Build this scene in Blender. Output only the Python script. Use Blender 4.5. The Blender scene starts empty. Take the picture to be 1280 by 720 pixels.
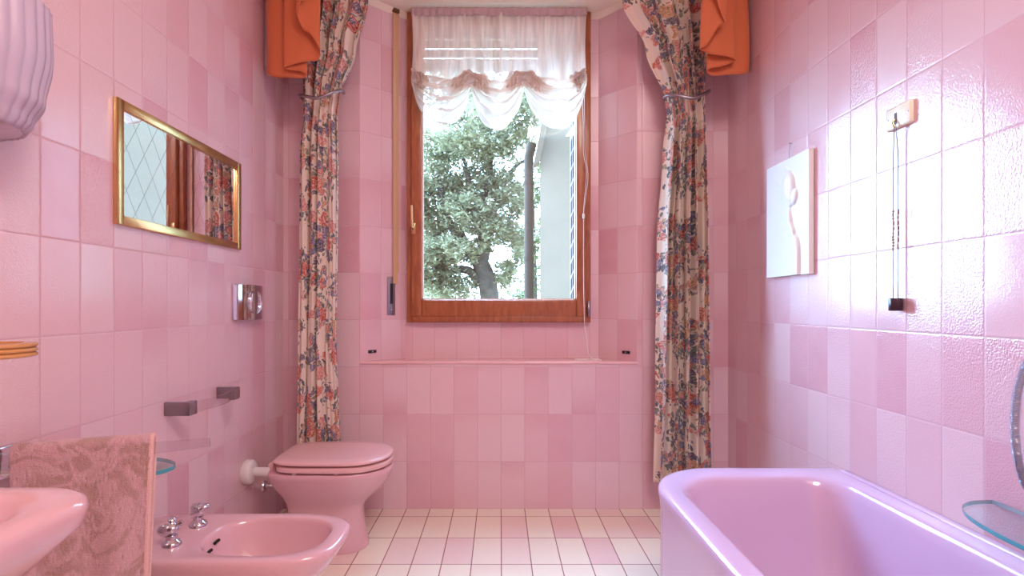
import bpy, bmesh, math, random
from mathutils import Vector, Matrix, noise as mnoise
random.seed(7)
PI = math.pi
C = bpy.context.scene.collection
sc = bpy.context.scene

# ------------------------------------------------------------------ camera frame
F, VX, VY, EYE = 655.0, 624.5, 381.0, 0.864
def at(x, y, d):            # a pixel at depth d -> a point of the room
    return Vector(((x - VX) * d / F, d, EYE - (y - VY) * d / F))
XL, XR, YB = -0.916, 0.968, 2.22      # side walls and the back wall
YN = 2.364                            # back of the window niche
SILL, HEAD, CEIL = 0.624, 2.172, 2.62
YF = -1.25                            # wall behind the camera

def lin(c):
    f = lambda v: v / 12.92 if v <= 0.04045 else ((v + 0.055) / 1.055) ** 2.4
    return tuple(f(v / 255.0) for v in c) + (1.0,)

# ------------------------------------------------------------------ node helper
class NT:
    def __init__(s, name):
        s.m = bpy.data.materials.new(name); s.m.use_nodes = True
        s.t = s.m.node_tree; s.t.nodes.clear()
        s.out = s.t.nodes.new('ShaderNodeOutputMaterial')
    def n(s, typ, ins=None, **kw):
        nd = s.t.nodes.new('ShaderNode' + typ)
        for k, v in kw.items(): setattr(nd, k, v)
        for k, v in (ins or {}).items(): s.set(nd.inputs[k], v)
        return nd
    def set(s, sock, v):
        if isinstance(v, bpy.types.NodeSocket): s.t.links.new(v, sock)
        else: sock.default_value = v
    def math(s, op, a, b=None, c=None, clamp=False):
        nd = s.t.nodes.new('ShaderNodeMath'); nd.operation = op; nd.use_clamp = clamp
        for i, v in enumerate((a, b, c)):
            if v is not None: s.set(nd.inputs[i], v)
        return nd.outputs[0]
    def mix(s, f, a, b, typ='MIX'):
        nd = s.t.nodes.new('ShaderNodeMix'); nd.data_type = 'RGBA'; nd.blend_type = typ
        s.set(nd.inputs[0], f); s.set(nd.inputs[6], a); s.set(nd.inputs[7], b)
        return nd.outputs[2]
    def ramp(s, f, stops, interp='LINEAR'):
        nd = s.t.nodes.new('ShaderNodeValToRGB'); s.set(nd.inputs[0], f)
        cr = nd.color_ramp; cr.interpolation = interp
        while len(cr.elements) < len(stops): cr.elements.new(0.5)
        for e, (p, c) in zip(cr.elements, stops): e.position = p; e.color = c
        return nd.outputs[0]
    def mapr(s, v, a, b, c, d):
        nd = s.n('MapRange', {0: v, 1: a, 2: b, 3: c, 4: d}); return nd.outputs[0]
    def bump(s, h, strength, dist, normal=None):
        nd = s.n('Bump', {'Strength': strength, 'Distance': dist, 'Height': h})
        if normal is not None: s.set(nd.inputs['Normal'], normal)
        return nd.outputs[0]
    def bsdf(s, **k):
        nd = s.t.nodes.new('ShaderNodeBsdfPrincipled')
        names = dict(col='Base Color', rough='Roughness', metal='Metallic', spec='Specular IOR Level', coat='Coat Weight',
                     coatr='Coat Roughness', trans='Transmission Weight', ior='IOR', normal='Normal', sheen='Sheen Weight', sss='Subsurface Weight', alpha='Alpha')
        for a, v in k.items(): s.set(nd.inputs[names[a]], v)
        return nd.outputs[0]
    def end(s, sh):
        s.t.links.new(sh, s.out.inputs[0]); return s.m

def simple(name, col, rough=0.5, metal=0.0, coat=0.0, spec=0.5, noise_amt=0.0, noise_scale=8.0, bump=0.0, bump_scale=60.0, **kw):
    m = NT(name); c = lin(col); tc = m.n('TexCoord')
    if noise_amt:
        nz = m.n('TexNoise', {'Vector': tc.outputs['Object'], 'Scale': noise_scale, 'Detail': 4.0})
        lo = tuple(v * (1 - noise_amt) for v in c[:3]) + (1,); hi = tuple(min(1, v * (1 + noise_amt)) for v in c[:3]) + (1,)
        c = m.ramp(nz.outputs[0], [(0.3, lo), (0.7, hi)])
    k = dict(col=c, rough=rough, metal=metal, coat=coat, spec=spec, coatr=0.04); k.update(kw)
    if bump:
        nz = m.n('TexNoise', {'Vector': tc.outputs['Object'], 'Scale': bump_scale, 'Detail': 3.0})
        k['normal'] = m.bump(nz.outputs[0], bump, 0.004)
    return m.end(m.bsdf(**k))

def tile_material(name, tw, th, cols, groutcol, gw, rough, ripple, softedge=1.0):
    m = NT(name)
    uv = m.n('UVMap'); sp = m.n('SeparateXYZ', {0: uv.outputs[0]})
    u = m.math('DIVIDE', sp.outputs[0], tw); v = m.math('DIVIDE', sp.outputs[1], th)
    cu = m.math('FLOOR', u); cv = m.math('FLOOR', v)
    fu = m.math('SUBTRACT', u, cu); fv = m.math('SUBTRACT', v, cv)
    cell = m.n('CombineXYZ', {0: cu, 1: cv, 2: 0.37})
    wn = m.n('TexWhiteNoise', {'Vector': cell.outputs[0]}, noise_dimensions='3D')
    rs = m.n('SeparateColor', {0: wn.outputs['Color']})
    r1, r2, r3 = rs.outputs
    du = m.math('MULTIPLY', m.math('MINIMUM', fu, m.math('SUBTRACT', 1.0, fu)), tw)
    dv = m.math('MULTIPLY', m.math('MINIMUM', fv, m.math('SUBTRACT', 1.0, fv)), th)
    d = m.math('MINIMUM', du, dv)
    base = m.ramp(r1, cols)
    # hand-glazed tiles: colour pools towards one end of some tiles and mottles a little
    uvv = m.n('CombineXYZ', {0: sp.outputs[0], 1: sp.outputs[1], 2: m.math('MULTIPLY', r2, 9.0)})
    nz = m.n('TexNoise', {'Vector': uvv.outputs[0], 'Scale': 14.0, 'Detail': 3.0})
    endk = m.math('MULTIPLY', m.mapr(m.math('ABSOLUTE', m.math('SUBTRACT', fv, r2)), 0.35, 1.0, 0.0, 1.0), m.mapr(r3, 0.30, 1.0, 0.0, 0.95))
    base = m.mix(m.math('MULTIPLY', endk, softedge, clamp=True), base, cols[-1][1])
    base = m.mix(m.mapr(nz.outputs[0], 0.3, 0.75, 0.0, 0.22), base, cols[0][1])
    grout = m.mapr(d, gw * 0.5, gw * 0.5 + 0.0007, 1.0, 0.0)
    col = m.mix(grout, base, groutcol)
    edge = m.mapr(d, gw * 0.4, gw * 0.5 + 0.003, 0.0, 1.0)
    nrm = m.bump(edge, 0.4, 0.0012)
    if ripple:
        sx = m.n('Mapping', {'Vector': uvv.outputs[0], 'Scale': (1.0, 0.8, 1.0)})
        n2 = m.n('TexNoise', {'Vector': sx.outputs[0], 'Scale': 300.0, 'Detail': 1.5, 'Roughness': 0.4})
        amt = m.mapr(r3, 0.0, 1.0, 0.12 * ripple, 1.0 * ripple)
        nd = m.n('Bump', {'Distance': 0.0010, 'Height': n2.outputs[0], 'Normal': nrm}); m.set(nd.inputs['Strength'], amt)
        nrm = nd.outputs[0]
        n3 = m.n('TexNoise', {'Vector': uvv.outputs[0], 'Scale': 9.0, 'Detail': 0.0})
        nrm = m.bump(n3.outputs[0], 0.2, 0.003, nrm)
    rg = m.mix(grout, (rough,) * 3 + (1,), (0.75,) * 3 + (1,))
    return m.end(m.bsdf(col=col, rough=rg, normal=nrm, spec=0.75))

WT = tile_material('pink_wall_tile', 0.1, 0.2,
    [(0.0, lin((227, 198, 203))), (0.45, lin((226, 192, 198))), (0.78, lin((223, 184, 191))), (0.93, lin((219, 174, 182))), (1.0, lin((212, 158, 168)))],
    lin((204, 164, 172)), 0.0017, 0.14, 1.25)
FT = tile_material('pale_pink_floor_tile', 0.1, 0.197,
    [(0.0, lin((241, 233, 214))), (0.55, lin((239, 228, 210))), (0.85, lin((235, 212, 204))), (1.0, lin((226, 190, 186)))],
    lin((150, 96, 92)), 0.0026, 0.3, 0.08, 0.5)
CREAM = simple('cream_plaster', (252, 243, 222), 0.7, noise_amt=0.03)
CERAMIC = simple('pink_ceramic', (216, 172, 178), 0.12, coat=0.5)
CERAMIC2 = simple('pink_plastic_seat', (224, 180, 180), 0.25, coat=0.25)
TUBM = simple('lilac_pink_acrylic', (203, 174, 206), 0.14, coat=0.5)
CHROME = simple('chrome', (215, 215, 222), 0.08, metal=1.0)
STEEL = simple('brushed_steel', (156, 148, 154), 0.3, metal=1.0)
BRASS = simple('brass', (216, 184, 126), 0.22, metal=1.0, noise_amt=0.12, noise_scale=14)
WHITEP = simple('white_plastic', (228, 222, 222), 0.3, coat=0.2)
PLASTER = simple('white_plaster_relief', (228, 230, 230), 0.4, coat=0.15)
DARK = simple('dark_plastic', (30, 26, 32), 0.35)
PURPLE = simple('dark_purple_plastic', (44, 18, 38), 0.3, coat=0.3)
BLACK = simple('black_hole', (22, 12, 12), 0.8)
AMBER = simple('amber_plastic', (204, 148, 88), 0.25, coat=0.5)
CORDM = simple('white_cord', (235, 228, 224), 0.7)
GREYC = simple('grey_cord', (112, 100, 106), 0.6)
STRAPM = simple('beige_strap', (206, 168, 130), 0.8, bump=0.2, bump_scale=300)
GASKET = simple('white_gasket', (235, 235, 230), 0.5)
SHUT = simple('grey_white_shutter', (200, 198, 196), 0.5)

def wood():
    m = NT('orange_brown_wood'); tc = m.n('TexCoord')
    mp = m.n('Mapping', {'Vector': tc.outputs['Object'], 'Scale': (9.0, 9.0, 1.6)})
    nz = m.n('TexNoise', {'Vector': mp.outputs[0], 'Scale': 7.0, 'Detail': 5.0, 'Distortion': 0.6})
    c = m.ramp(nz.outputs[0], [(0.25, lin((136, 74, 44))), (0.5, lin((162, 92, 54))), (0.75, lin((180, 108, 66)))])
    return m.end(m.bsdf(col=c, rough=0.32, coat=0.25, coatr=0.1))
WOOD = wood()

def glass(name, tint, amt):
    m = NT(name)
    lw = m.n('LayerWeight', {'Blend': 0.5})
    fr = m.math('MULTIPLY_ADD', m.math('POWER', lw.outputs['Facing'], 5.0), 0.92, 0.04)
    g = m.n('BsdfGlossy', {'Roughness': 0.01})
    t = m.n('BsdfTransparent', {'Color': tint})
    mx = m.n('MixShader', {0: m.math('MULTIPLY', fr, amt, clamp=True), 1: t.outputs[0], 2: g.outputs[0]})
    return m.end(mx.outputs[0])
PANE = glass('window_glass', (0.97, 0.985, 0.98, 1), 0.9)
CLEAR = glass('clear_acrylic', (0.95, 0.94, 0.95, 1), 0.9)
def teal_glass():
    m = NT('teal_edged_glass')
    return m.end(m.bsdf(col=(0.78, 0.95, 0.95, 1), rough=0.02, trans=1.0, ior=1.5))
TEALTOP = teal_glass()
TEAL = simple('teal_glass_edge', (70, 176, 188), 0.1, coat=0.5, trans=0.35)

def mirror():
    m = NT('mirror_with_diamond_lines')
    uv = m.n('UVMap'); sp = m.n('SeparateXYZ', {0: uv.outputs[0]})
    a = m.math('DIVIDE', sp.outputs[0], 0.064); b = m.math('DIVIDE', sp.outputs[1], 0.104)
    def line(e):
        f = m.math('FRACT', e)
        return m.mapr(m.math('MINIMUM', f, m.math('SUBTRACT', 1.0, f)), 0.006, 0.016, 1.0, 0.0)
    l = m.math('MAXIMUM', line(m.math('ADD', a, b)), line(m.math('ADD', m.math('SUBTRACT', a, b), 10.0)))
    m1 = m.bsdf(col=(0.90, 0.91, 0.92, 1), rough=0.015, metal=1.0)
    d1 = m.bsdf(col=lin((120, 112, 104)), rough=0.8, spec=0.1)
    mx = m.n('MixShader', {0: m.math('MULTIPLY', l, 0.85), 1: m1, 2: d1})
    return m.end(mx.outputs[0])
MIRROR = mirror()

def fabric_floral():
    m = NT('floral_curtain_fabric')
    uv = m.n('UVMap')
    wob = m.n('TexNoise', {'Vector': uv.outputs[0], 'Scale': 22.0, 'Detail': 3.0})
    dist = m.n('VectorMath', {0: uv.outputs[0]}, operation='ADD')
    wv = m.n('VectorMath', {0: wob.outputs['Color'], 1: (0.5, 0.5, 0.5)}, operation='SUBTRACT')
    ws = m.n('VectorMath', {0: wv.outputs[0], 'Scale': 0.045}, operation='SCALE')
    m.set(dist.inputs[1], ws.outputs[0])
    P = dist.outputs[0]
    cream = lin((236, 222, 206))
    col = cream
    # bouquets: a broad mask decides where leaves and blooms gather, the rest stays cream
    nb = m.n('TexNoise', {'Vector': uv.outputs[0], 'Scale': 7.5, 'Detail': 2.0})
    bq = m.mapr(nb.outputs[0], 0.40, 0.56, 0.0, 1.0)
    def leaves(scale, rot, loc, rad, lo, cols):
        mp = m.n('Mapping', {'Vector': P, 'Scale': scale, 'Rotation': (0, 0, rot), 'Location': loc})
        v = m.n('TexVoronoi', {'Vector': mp.outputs[0], 'Scale': 1.0}, voronoi_dimensions='2D')
        sv = m.n('SeparateColor', {0: v.outputs['Color']})
        on = m.math('GREATER_THAN', m.math('ADD', sv.outputs[1], bq), lo)
        vein = m.mapr(v.outputs['Distance'], 0.0, 0.10, 0.45, 0.0)
        c = m.mix(vein, m.ramp(sv.outputs[0], cols, 'CONSTANT'), lin((190, 190, 176)))
        return m.math('MULTIPLY', m.mapr(v.outputs['Distance'], rad, rad + .07, 1.0, 0.0), on), c
    G = [(0.0, lin((96, 108, 104))), (0.3, lin((134, 146, 134))), (0.55, lin((80, 86, 98))), (0.75, lin((150, 146, 120))), (0.9, lin((176, 156, 126)))]
    B = [(0.0, lin((110, 122, 156))), (0.3, lin((104, 114, 112))), (0.6, lin((190, 152, 126))), (0.8, lin((128, 116, 134)))]
    for args in (((66.0, 34.0, 1.0), 0.7, (0, 0, 0), .36, 1.05, G), ((40.0, 74.0, 1.0), -0.5, (3.1, 1.7, 0), .30, 1.15, B), ((90.0, 50.0, 1.0), 1.2, (1.1, 4.7, 0), .30, 1.2, G)):
        mk, lc = leaves(*args); col = m.mix(m.math('MULTIPLY', mk, 0.92), col, lc)
    # blooms with petal rings
    for sc_, loc, rad, keep, cols in (
        (13.0, (0.13, 0.31, 0), 0.38, 0.95, [(0.0, lin((214, 128, 110))), (0.35, lin((220, 158, 148))), (0.7, lin((204, 106, 90))), (0.9, lin((212, 168, 122)))]),
        (23.0, (0.71, 0.55, 0), 0.34, 1.10, [(0.0, lin((112, 120, 158))), (0.4, lin((90, 94, 122))), (0.7, lin((216, 146, 128))), (0.88, lin((212, 176, 132)))])):
        mp = m.n('Mapping', {'Vector': P, 'Location': loc})
        vf = m.n('TexVoronoi', {'Vector': mp.outputs[0], 'Scale': sc_, 'Randomness': 0.85}, voronoi_dimensions='2D')
        sf = m.n('SeparateColor', {0: vf.outputs['Color']})
        nz = m.n('TexNoise', {'Vector': uv.outputs[0], 'Scale': sc_ * 5.5, 'Detail': 1.0})
        on = m.math('GREATER_THAN', m.math('ADD', sf.outputs[1], bq), keep)
        dd = m.math('ADD', vf.outputs['Distance'], m.math('MULTIPLY_ADD', nz.outputs[0], 0.22, -0.11))
        mask = m.math('MULTIPLY', m.mapr(dd, rad - 0.03, rad, 1.0, 0.0), on)
        fc = m.ramp(sf.outputs[0], cols, 'CONSTANT')
        ring = m.math('SINE', m.math('ADD', m.math('MULTIPLY', vf.outputs['Distance'], 34.0), m.math('MULTIPLY', nz.outputs[0], 18.0)))
        hi = m.mix(0.6, fc, lin((240, 218, 204))); lo = m.mix(0.4, fc, lin((120, 66, 70)))
        fcol = m.mix(m.mapr(ring, -0.95, -0.3, 0.85, 0.0), m.mix(m.mapr(ring, 0.1, 0.9, 0.0, 0.9), fc, hi), lo)
        col = m.mix(mask, col, fcol)
    wv_ = m.n('TexWave', {'Vector': uv.outputs[0], 'Scale': 320.0})
    b = m.bsdf(col=col, rough=0.85, sheen=0.1, normal=m.bump(wv_.outputs[0], 0.05, 0.001))
    tr = m.n('BsdfTranslucent', {'Color': col})
    mx = m.n('MixShader', {0: 0.18, 1: b, 2: tr.outputs[0]})
    return m.end(mx.outputs[0])
FLORAL = fabric_floral()

def orange_fabric():
    m = NT('orange_valance_fabric'); uv = m.n('UVMap')
    nz = m.n('TexNoise', {'Vector': uv.outputs[0], 'Scale': 400.0})
    c = lin((210, 112, 66))
    b = m.bsdf(col=c, rough=0.7, sheen=0.2, normal=m.bump(nz.outputs[0], 0.12, 0.001))
    tr = m.n('BsdfTranslucent', {'Color': c})
    mx = m.n('MixShader', {0: 0.12, 1: b, 2: tr.outputs[0]})
    return m.end(mx.outputs[0])
ORANGE = orange_fabric()

def sheer(name, trp, col, tl_=0.30, var=0.0):
    m = NT(name)
    d = m.n('BsdfDiffuse', {'Color': col}); tl = m.n('BsdfTranslucent', {'Color': col}); tp = m.n('BsdfTransparent')
    a = m.n('MixShader', {0: tl_, 1: d.outputs[0], 2: tl.outputs[0]})
    f = trp
    if var:                                    # the cloth is denser where it is gathered
        uv = m.n('UVMap'); mp = m.n('Mapping', {'Vector': uv.outputs[0], 'Scale': (38.0, 1.3, 1.0)})
        nz = m.n('TexNoise', {'Vector': mp.outputs[0], 'Scale': 1.0, 'Detail': 2.0, 'Distortion': 0.3})
        f = m.mapr(nz.outputs[0], 0.34, 0.62, max(0.0, trp - var), trp + var)
    b = m.n('MixShader', {0: f, 1: a.outputs[0], 2: tp.outputs[0]})
    return m.end(b.outputs[0])
SHEER = sheer('sheer_voile', 0.14, (0.84, 0.78, 0.70, 1), 0.26, 0.14)
SHEER2 = sheer('gathered_voile', 0.03, (0.84, 0.75, 0.68, 1), 0.24)
SHEER3 = sheer('voile_heading', 0.05, (0.66, 0.52, 0.54, 1))

def towel_mat():
    m = NT('two_tone_terry'); tc = m.n('TexCoord')
    uv = m.n('UVMap')
    w0 = m.n('TexNoise', {'Vector': uv.outputs[0], 'Scale': 9.0, 'Detail': 2.0})
    w = m.n('VectorMath', {0: uv.outputs[0]}, operation='ADD')
    ws = m.n('VectorMath', {0: w0.outputs['Color'], 'Scale': 0.12}, operation='SCALE'); m.set(w.inputs[1], ws.outputs[0])
    v = m.n('TexNoise', {'Vector': w.outputs[0], 'Scale': 13.0, 'Detail': 1.0, 'Distortion': 2.2})
    nz = m.n('TexNoise', {'Vector': uv.outputs[0], 'Scale': 420.0, 'Detail': 2.0})
    f = m.mapr(v.outputs[0], 0.44, 0.56, 0.0, 1.0)
    c = m.mix(f, lin((178, 140, 138)), lin((206, 164, 174)))
    c = m.mix(m.mapr(nz.outputs[0], 0.35, 0.7, 0.0, 0.45), c, lin((196, 156, 138)))
    return m.end(m.bsdf(col=c, rough=0.95, sheen=0.4, spec=0.1, normal=m.bump(nz.outputs[0], 0.9, 0.003)))
TOWEL = towel_mat()
TOWELEDGE = simple('terry_hem', (226, 182, 176), 0.95, bump=0.6, bump_scale=300)

def sconce_glass():
    m = NT('white_fluted_glass')
    b = m.bsdf(col=lin((222, 210, 226)), rough=0.25, coat=0.3)
    tl = m.n('BsdfTranslucent', {'Color': lin((225, 214, 232))})
    mx = m.n('MixShader', {0: 0.3, 1: b, 2: tl.outputs[0]})
    return m.end(mx.outputs[0])
SCONCE = sconce_glass()

def leafmat(name, c1, c2):
    m = NT(name); g = m.n('NewGeometry')
    c = m.ramp(g.outputs['Random Per Island'], [(0.0, lin(c1)), (1.0, lin(c2))])
    d = m.bsdf(col=c, rough=0.5, spec=0.3); tl = m.n('BsdfTranslucent', {'Color': c})
    mx = m.n('MixShader', {0: 0.35, 1: d, 2: tl.outputs[0]})
    return m.end(mx.outputs[0])
LEAF = leafmat('grey_green_leaves', (142, 140, 106), (190, 186, 154))
LEAF2 = leafmat('darker_green_leaves', (96, 104, 66), (142, 146, 104))
BARK = simple('grey_bark', (98, 88, 78), 0.9, noise_amt=0.3, noise_scale=6, bump=0.8, bump_scale=14)
RENDERW = simple('pale_render', (136, 121, 102), 0.9, noise_amt=0.05, noise_scale=3)
EAVE = simple('brown_eave_board', (112, 92, 72), 0.7)
PIPEM = simple('grey_downpipe', (70, 60, 52), 0.8, spec=0.05)
GRILLE = simple('dark_blue_grille', (52, 70, 84), 0.5)
GRASS = simple('pale_gravel', (150, 138, 118), 0.95, noise_amt=0.25, noise_scale=1.5)

# ------------------------------------------------------------------ mesh helpers
class M:
    def __init__(s): s.v = []; s.f = []; s.uv = []; s.mi = []
    def add(s, verts, faces, uvs=None, mi=0):
        o = len(s.v); s.v += [tuple(p) for p in verts]
        for i, f in enumerate(faces):
            s.f.append(tuple(o + k for k in f)); s.mi.append(mi)
            s.uv.append(uvs[i] if uvs else [(0, 0)] * len(f))
    def grid(s, fn, nu, nv, uvfn=None, cu=False, cv=False, mi=0):
        vs = [fn(i / (nu if cu else nu - 1), j / (nv if cv else nv - 1)) for j in range(nv) for i in range(nu)]
        fs, us = [], []
        for j in range(nv if cv else nv - 1):
            for i in range(nu if cu else nu - 1):
                i2, j2 = (i + 1) % nu, (j + 1) % nv
                fs.append((j * nu + i, j * nu + i2, j2 * nu + i2, j2 * nu + i))
                if uvfn:
                    a, b = i / (nu - 1), j / (nv - 1); c, d = (i + 1) / (nu - 1), (j + 1) / (nv - 1)
                    us.append([uvfn(a, b), uvfn(c, b), uvfn(c, d), uvfn(a, d)])
        s.add(vs, fs, us if uvfn else None, mi)
    def loft(s, rings, cap0=True, cap1=True, mi=0):
        n = len(rings[0]); vs = [p for r in rings for p in r]; fs = []
        for j in range(len(rings) - 1):
            for i in range(n):
                k = (i + 1) % n
                fs.append((j * n + i, j * n + k, (j + 1) * n + k, (j + 1) * n + i))
        if cap0: fs.append(tuple(range(n - 1, -1, -1)))
        if cap1: fs.append(tuple((len(rings) - 1) * n + i for i in range(n)))
        s.add(vs, fs, None, mi)
    def box(s, a, b, bev=0.0, seg=2, mi=0, rot=None, piv=None):
        bm = bmesh.new(); bmesh.ops.create_cube(bm, size=1.0)
        c = [(a[i] + b[i]) / 2 for i in range(3)]; d = [abs(b[i] - a[i]) for i in range(3)]
        for v in bm.verts: v.co = Vector([v.co[i] * d[i] + c[i] for i in range(3)])
        if bev: bmesh.ops.bevel(bm, geom=bm.edges[:], offset=min(bev, min(d) * 0.49), segments=seg, affect='EDGES', profile=0.5)
        if rot is not None:
            p = Vector(piv if piv is not None else c)
            for v in bm.verts: v.co = rot @ (v.co - p) + p
        s.bm(bm, mi)
    def bm(s, bm, mi=0):
        bm.verts.index_update()
        s.add([v.co[:] for v in bm.verts], [[v.index for v in f.verts] for f in bm.faces], None, mi); bm.free()
    def lathe(s, prof, origin, axis=(0, 0, 1), n=24, mi=0):
        ax = Vector(axis).normalized(); t = Vector((1, 0, 0)) if abs(ax.x) < 0.9 else Vector((0, 1, 0))
        e1 = ax.cross(t).normalized(); e2 = ax.cross(e1); o = Vector(origin)
        rings = [[o + ax * h + (e1 * math.cos(2 * PI * k / n) + e2 * math.sin(2 * PI * k / n)) * max(r, 1e-5) for k in range(n)] for r, h in prof]
        s.loft(rings, mi=mi)
    def tube(s, pts, r, n=10, mi=0, closed=False):
        pts = [Vector(p) for p in pts]; N = len(pts); rings = []
        prev = None
        for i, p in enumerate(pts):
            a = pts[(i - 1) % N] if (closed or i > 0) else p; b = pts[(i + 1) % N] if (closed or i < N - 1) else p
            t = (b - a).normalized()
            if prev is None:
                u = t.orthogonal().normalized()
            else:
                u = (prev - t * prev.dot(t)).normalized()
            prev = u; w = t.cross(u); rr = r(i / max(1, N - 1)) if callable(r) else r
            rings.append([p + (u * math.cos(2 * PI * k / n) + w * math.sin(2 * PI * k / n)) * rr for k in range(n)])
        if closed: rings.append(rings[0])
        s.loft(rings, not closed, not closed, mi)
    def build(s, name, mat, parent=None, smooth=40, loc=None):
        me = bpy.data.meshes.new(name)
        base = Vector(loc) if loc is not None else Vector((0, 0, 0))
        me.from_pydata([tuple(Vector(p) - base) for p in s.v], [], s.f)
        mats = mat if isinstance(mat, (list, tuple)) else [mat]
        for x in mats: me.materials.append(x)
        ul = me.uv_layers.new(name='UVMap')
        flat = [c for f in s.uv for p in f for c in p]
        ul.data.foreach_set('uv', flat)
        me.polygons.foreach_set('material_index', s.mi)
        bm = bmesh.new(); bm.from_mesh(me); bmesh.ops.remove_doubles(bm, verts=bm.verts[:], dist=1e-6)
        if s.fix: bmesh.ops.recalc_face_normals(bm, faces=bm.faces[:])
        bm.to_mesh(me); bm.free()
        if smooth:
            me.polygons.foreach_set('use_smooth', [True] * len(me.polygons))
            me.set_sharp_from_angle(angle=math.radians(smooth))
        me.update()
        o = bpy.data.objects.new(name, me); C.objects.link(o); o.location = base
        if parent is not None: adopt(o, parent)
        return o
    fix = True

WORLD = {}
def wloc(o):
    l = Vector(o.location)
    return l + (wloc(o.parent) if o.parent else Vector((0, 0, 0)))
def adopt(o, p):
    o.location = Vector(o.location) - wloc(p); o.parent = p
def tag(o, label=None, cat=None, group=None, kind=None):
    if label: o['label'] = label
    if cat: o['category'] = cat
    if group: o['group'] = group
    if kind: o['kind'] = kind
    return o
def thing(name, loc, label, cat, group=None, kind=None):
    o = bpy.data.objects.new(name, None); C.objects.link(o); o.location = loc; o.empty_display_size = 0.05
    return tag(o, label, cat, group, kind)
def struct(o): o['kind'] = 'structure'; return o
def catmull(pts, n):
    P = [Vector(p) for p in pts]; out = []
    for i in range(len(P) - 1):
        p0, p1, p2, p3 = P[max(0, i - 1)], P[i], P[i + 1], P[min(len(P) - 1, i + 2)]
        for k in range(n):
            t = k / n
            out.append(0.5 * ((2 * p1) + (p2 - p0) * t + (2 * p0 - 5 * p1 + 4 * p2 - p3) * t * t + (3 * p1 - p0 - 3 * p2 + p3) * t ** 3))
    out.append(P[-1]); return out
def interp(keys, t):
    if t <= keys[0][0]: return keys[0][1]
    for (a, va), (b, vb) in zip(keys, keys[1:]):
        if t <= b:
            k = (t - a) / (b - a); return va + (vb - va) * k
    return keys[-1][1]
def smoothk(keys, t):
    if t <= keys[0][0]: return keys[0][1]
    for (a, va), (b, vb) in zip(keys, keys[1:]):
        if t <= b:
            k = (t - a) / (b - a); k = k * k * (3 - 2 * k); return va + (vb - va) * k
    return keys[-1][1]
def solid(o, th, off=0.0):
    md = o.modifiers.new('thickness', 'SOLIDIFY'); md.thickness = th; md.offset = off; return o

# ------------------------------------------------------------------ room shell
def quad(m, ps, us, mi=0): m.add(ps, [(0, 1, 2, 3)], [us], mi)
def wallbox(name, inner, outer, axis, u0, usign, mat):
    pass
# left wall
m = M(); m.fix = False
def side_wall(m, x, xo, off, flip):
    y0, y1, z1 = YF, 2.62, CEIL
    A = [(x, y0, 0), (x, y1, 0), (x, y1, z1), (x, y0, z1)]
    U = [(y0 - off, 0), (y1 - off, 0), (y1 - off, z1), (y0 - off, z1)]
    B = [(xo, p[1], p[2]) for p in A]
    if flip: A2, U2 = A[::-1], U[::-1]
    else: A2, U2 = A, U
    quad(m, A2, U2)
    m.add(A + B, [(0, 4, 5, 1), (1, 5, 6, 2), (2, 6, 7, 3), (3, 7, 4, 0), (4, 7, 6, 5)])
side_wall(m, XL, XL - 0.12, 0.0446 - 5.0, True); m.fix = True
struct(m.build('wall_left', WT, smooth=0))
m = M(); side_wall(m, XR, XR + 0.12, 0.0465 - 11.0, False)
struct(m.build('wall_right', WT, smooth=0))
# rear wall (behind the camera)
m = M(); quad(m, [(XL, YF, 0), (XR, YF, 0), (XR, YF, CEIL), (XL, YF, CEIL)], [(20 + XL, 0), (20 + XR, 0), (20 + XR, CEIL), (20 + XL, CEIL)])
m.box((XL, YF - 0.12, 0), (XR, YF - 0.001, CEIL))
struct(m.build('wall_front', WT, smooth=0))
# back wall with the splayed niche
NL, NR = -0.593, 0.583            # niche mouth
BL, BR = -0.4255, 0.4465          # niche back corners
WL, WR, WB, WTOP = -0.405, 0.398, 0.795, HEAD  # opening for the window
YO = 2.60
m = M()
def prism(m, plan, z0, z1, uvstart=None):
    n = len(plan)
    for i in range(n):
        (x0, y0), (x1, y1) = plan[i], plan[(i + 1) % n]
        L = math.hypot(x1 - x0, y1 - y0)
        if abs(y1 - y0) < 1e-6: ua, ub = x0 - 0.006 + 30, x1 - 0.006 + 30
        else: ua, ub = 40.0 + i * 3, 40.0 + i * 3 + L
        quad(m, [(x0, y0, z0), (x1, y1, z0), (x1, y1, z1), (x0, y0, z1)], [(ua, z0), (ub, z0), (ub, z1), (ua, z1)])
    m.add([(p[0], p[1], z0) for p in plan], [tuple(range(n - 1, -1, -1))])
    m.add([(p[0], p[1], z1) for p in plan], [tuple(range(n))])
X0, X1 = XL - 0.0, XR + 0.0
prism(m, [(X0, YB), (X1, YB), (X1, YO), (X0, YO)], 0, SILL - 0.012)
prism(m, [(X0, YB), (NL, YB), (BL, YN), (WL, YN), (WL, YO), (X0, YO)], SILL - 0.012, HEAD)
prism(m, [(NR, YB), (X1, YB), (X1, YO), (WR, YO), (WR, YN), (BR, YN)][::1], SILL - 0.012, HEAD)
prism(m, [(WL, YN), (WR, YN), (WR, YO), (WL, YO)], SILL - 0.012, WB)
prism(m, [(X0, YB), (X1, YB), (X1, YO), (X0, YO)], HEAD + 0.012, CEIL)
struct(m.build('wall_back', WT, smooth=0))
m = M(); m.box((X0 - 0.1, YB + 0.002, HEAD), (X1 + 0.1, YO, HEAD + 0.012))
struct(m.build('ceiling_niche', CREAM, smooth=0))
m = M(); m.box((X0 - 0.12, YF - 0.12, CEIL), (X1 + 0.12, YO, CEIL + 0.1))
struct(m.build('ceiling', CREAM, smooth=0))
m = M(); fu = lambda p: (p[0] - 0.006 + 50, p[1] - 2.1385 + 60 * 0.197)
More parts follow.
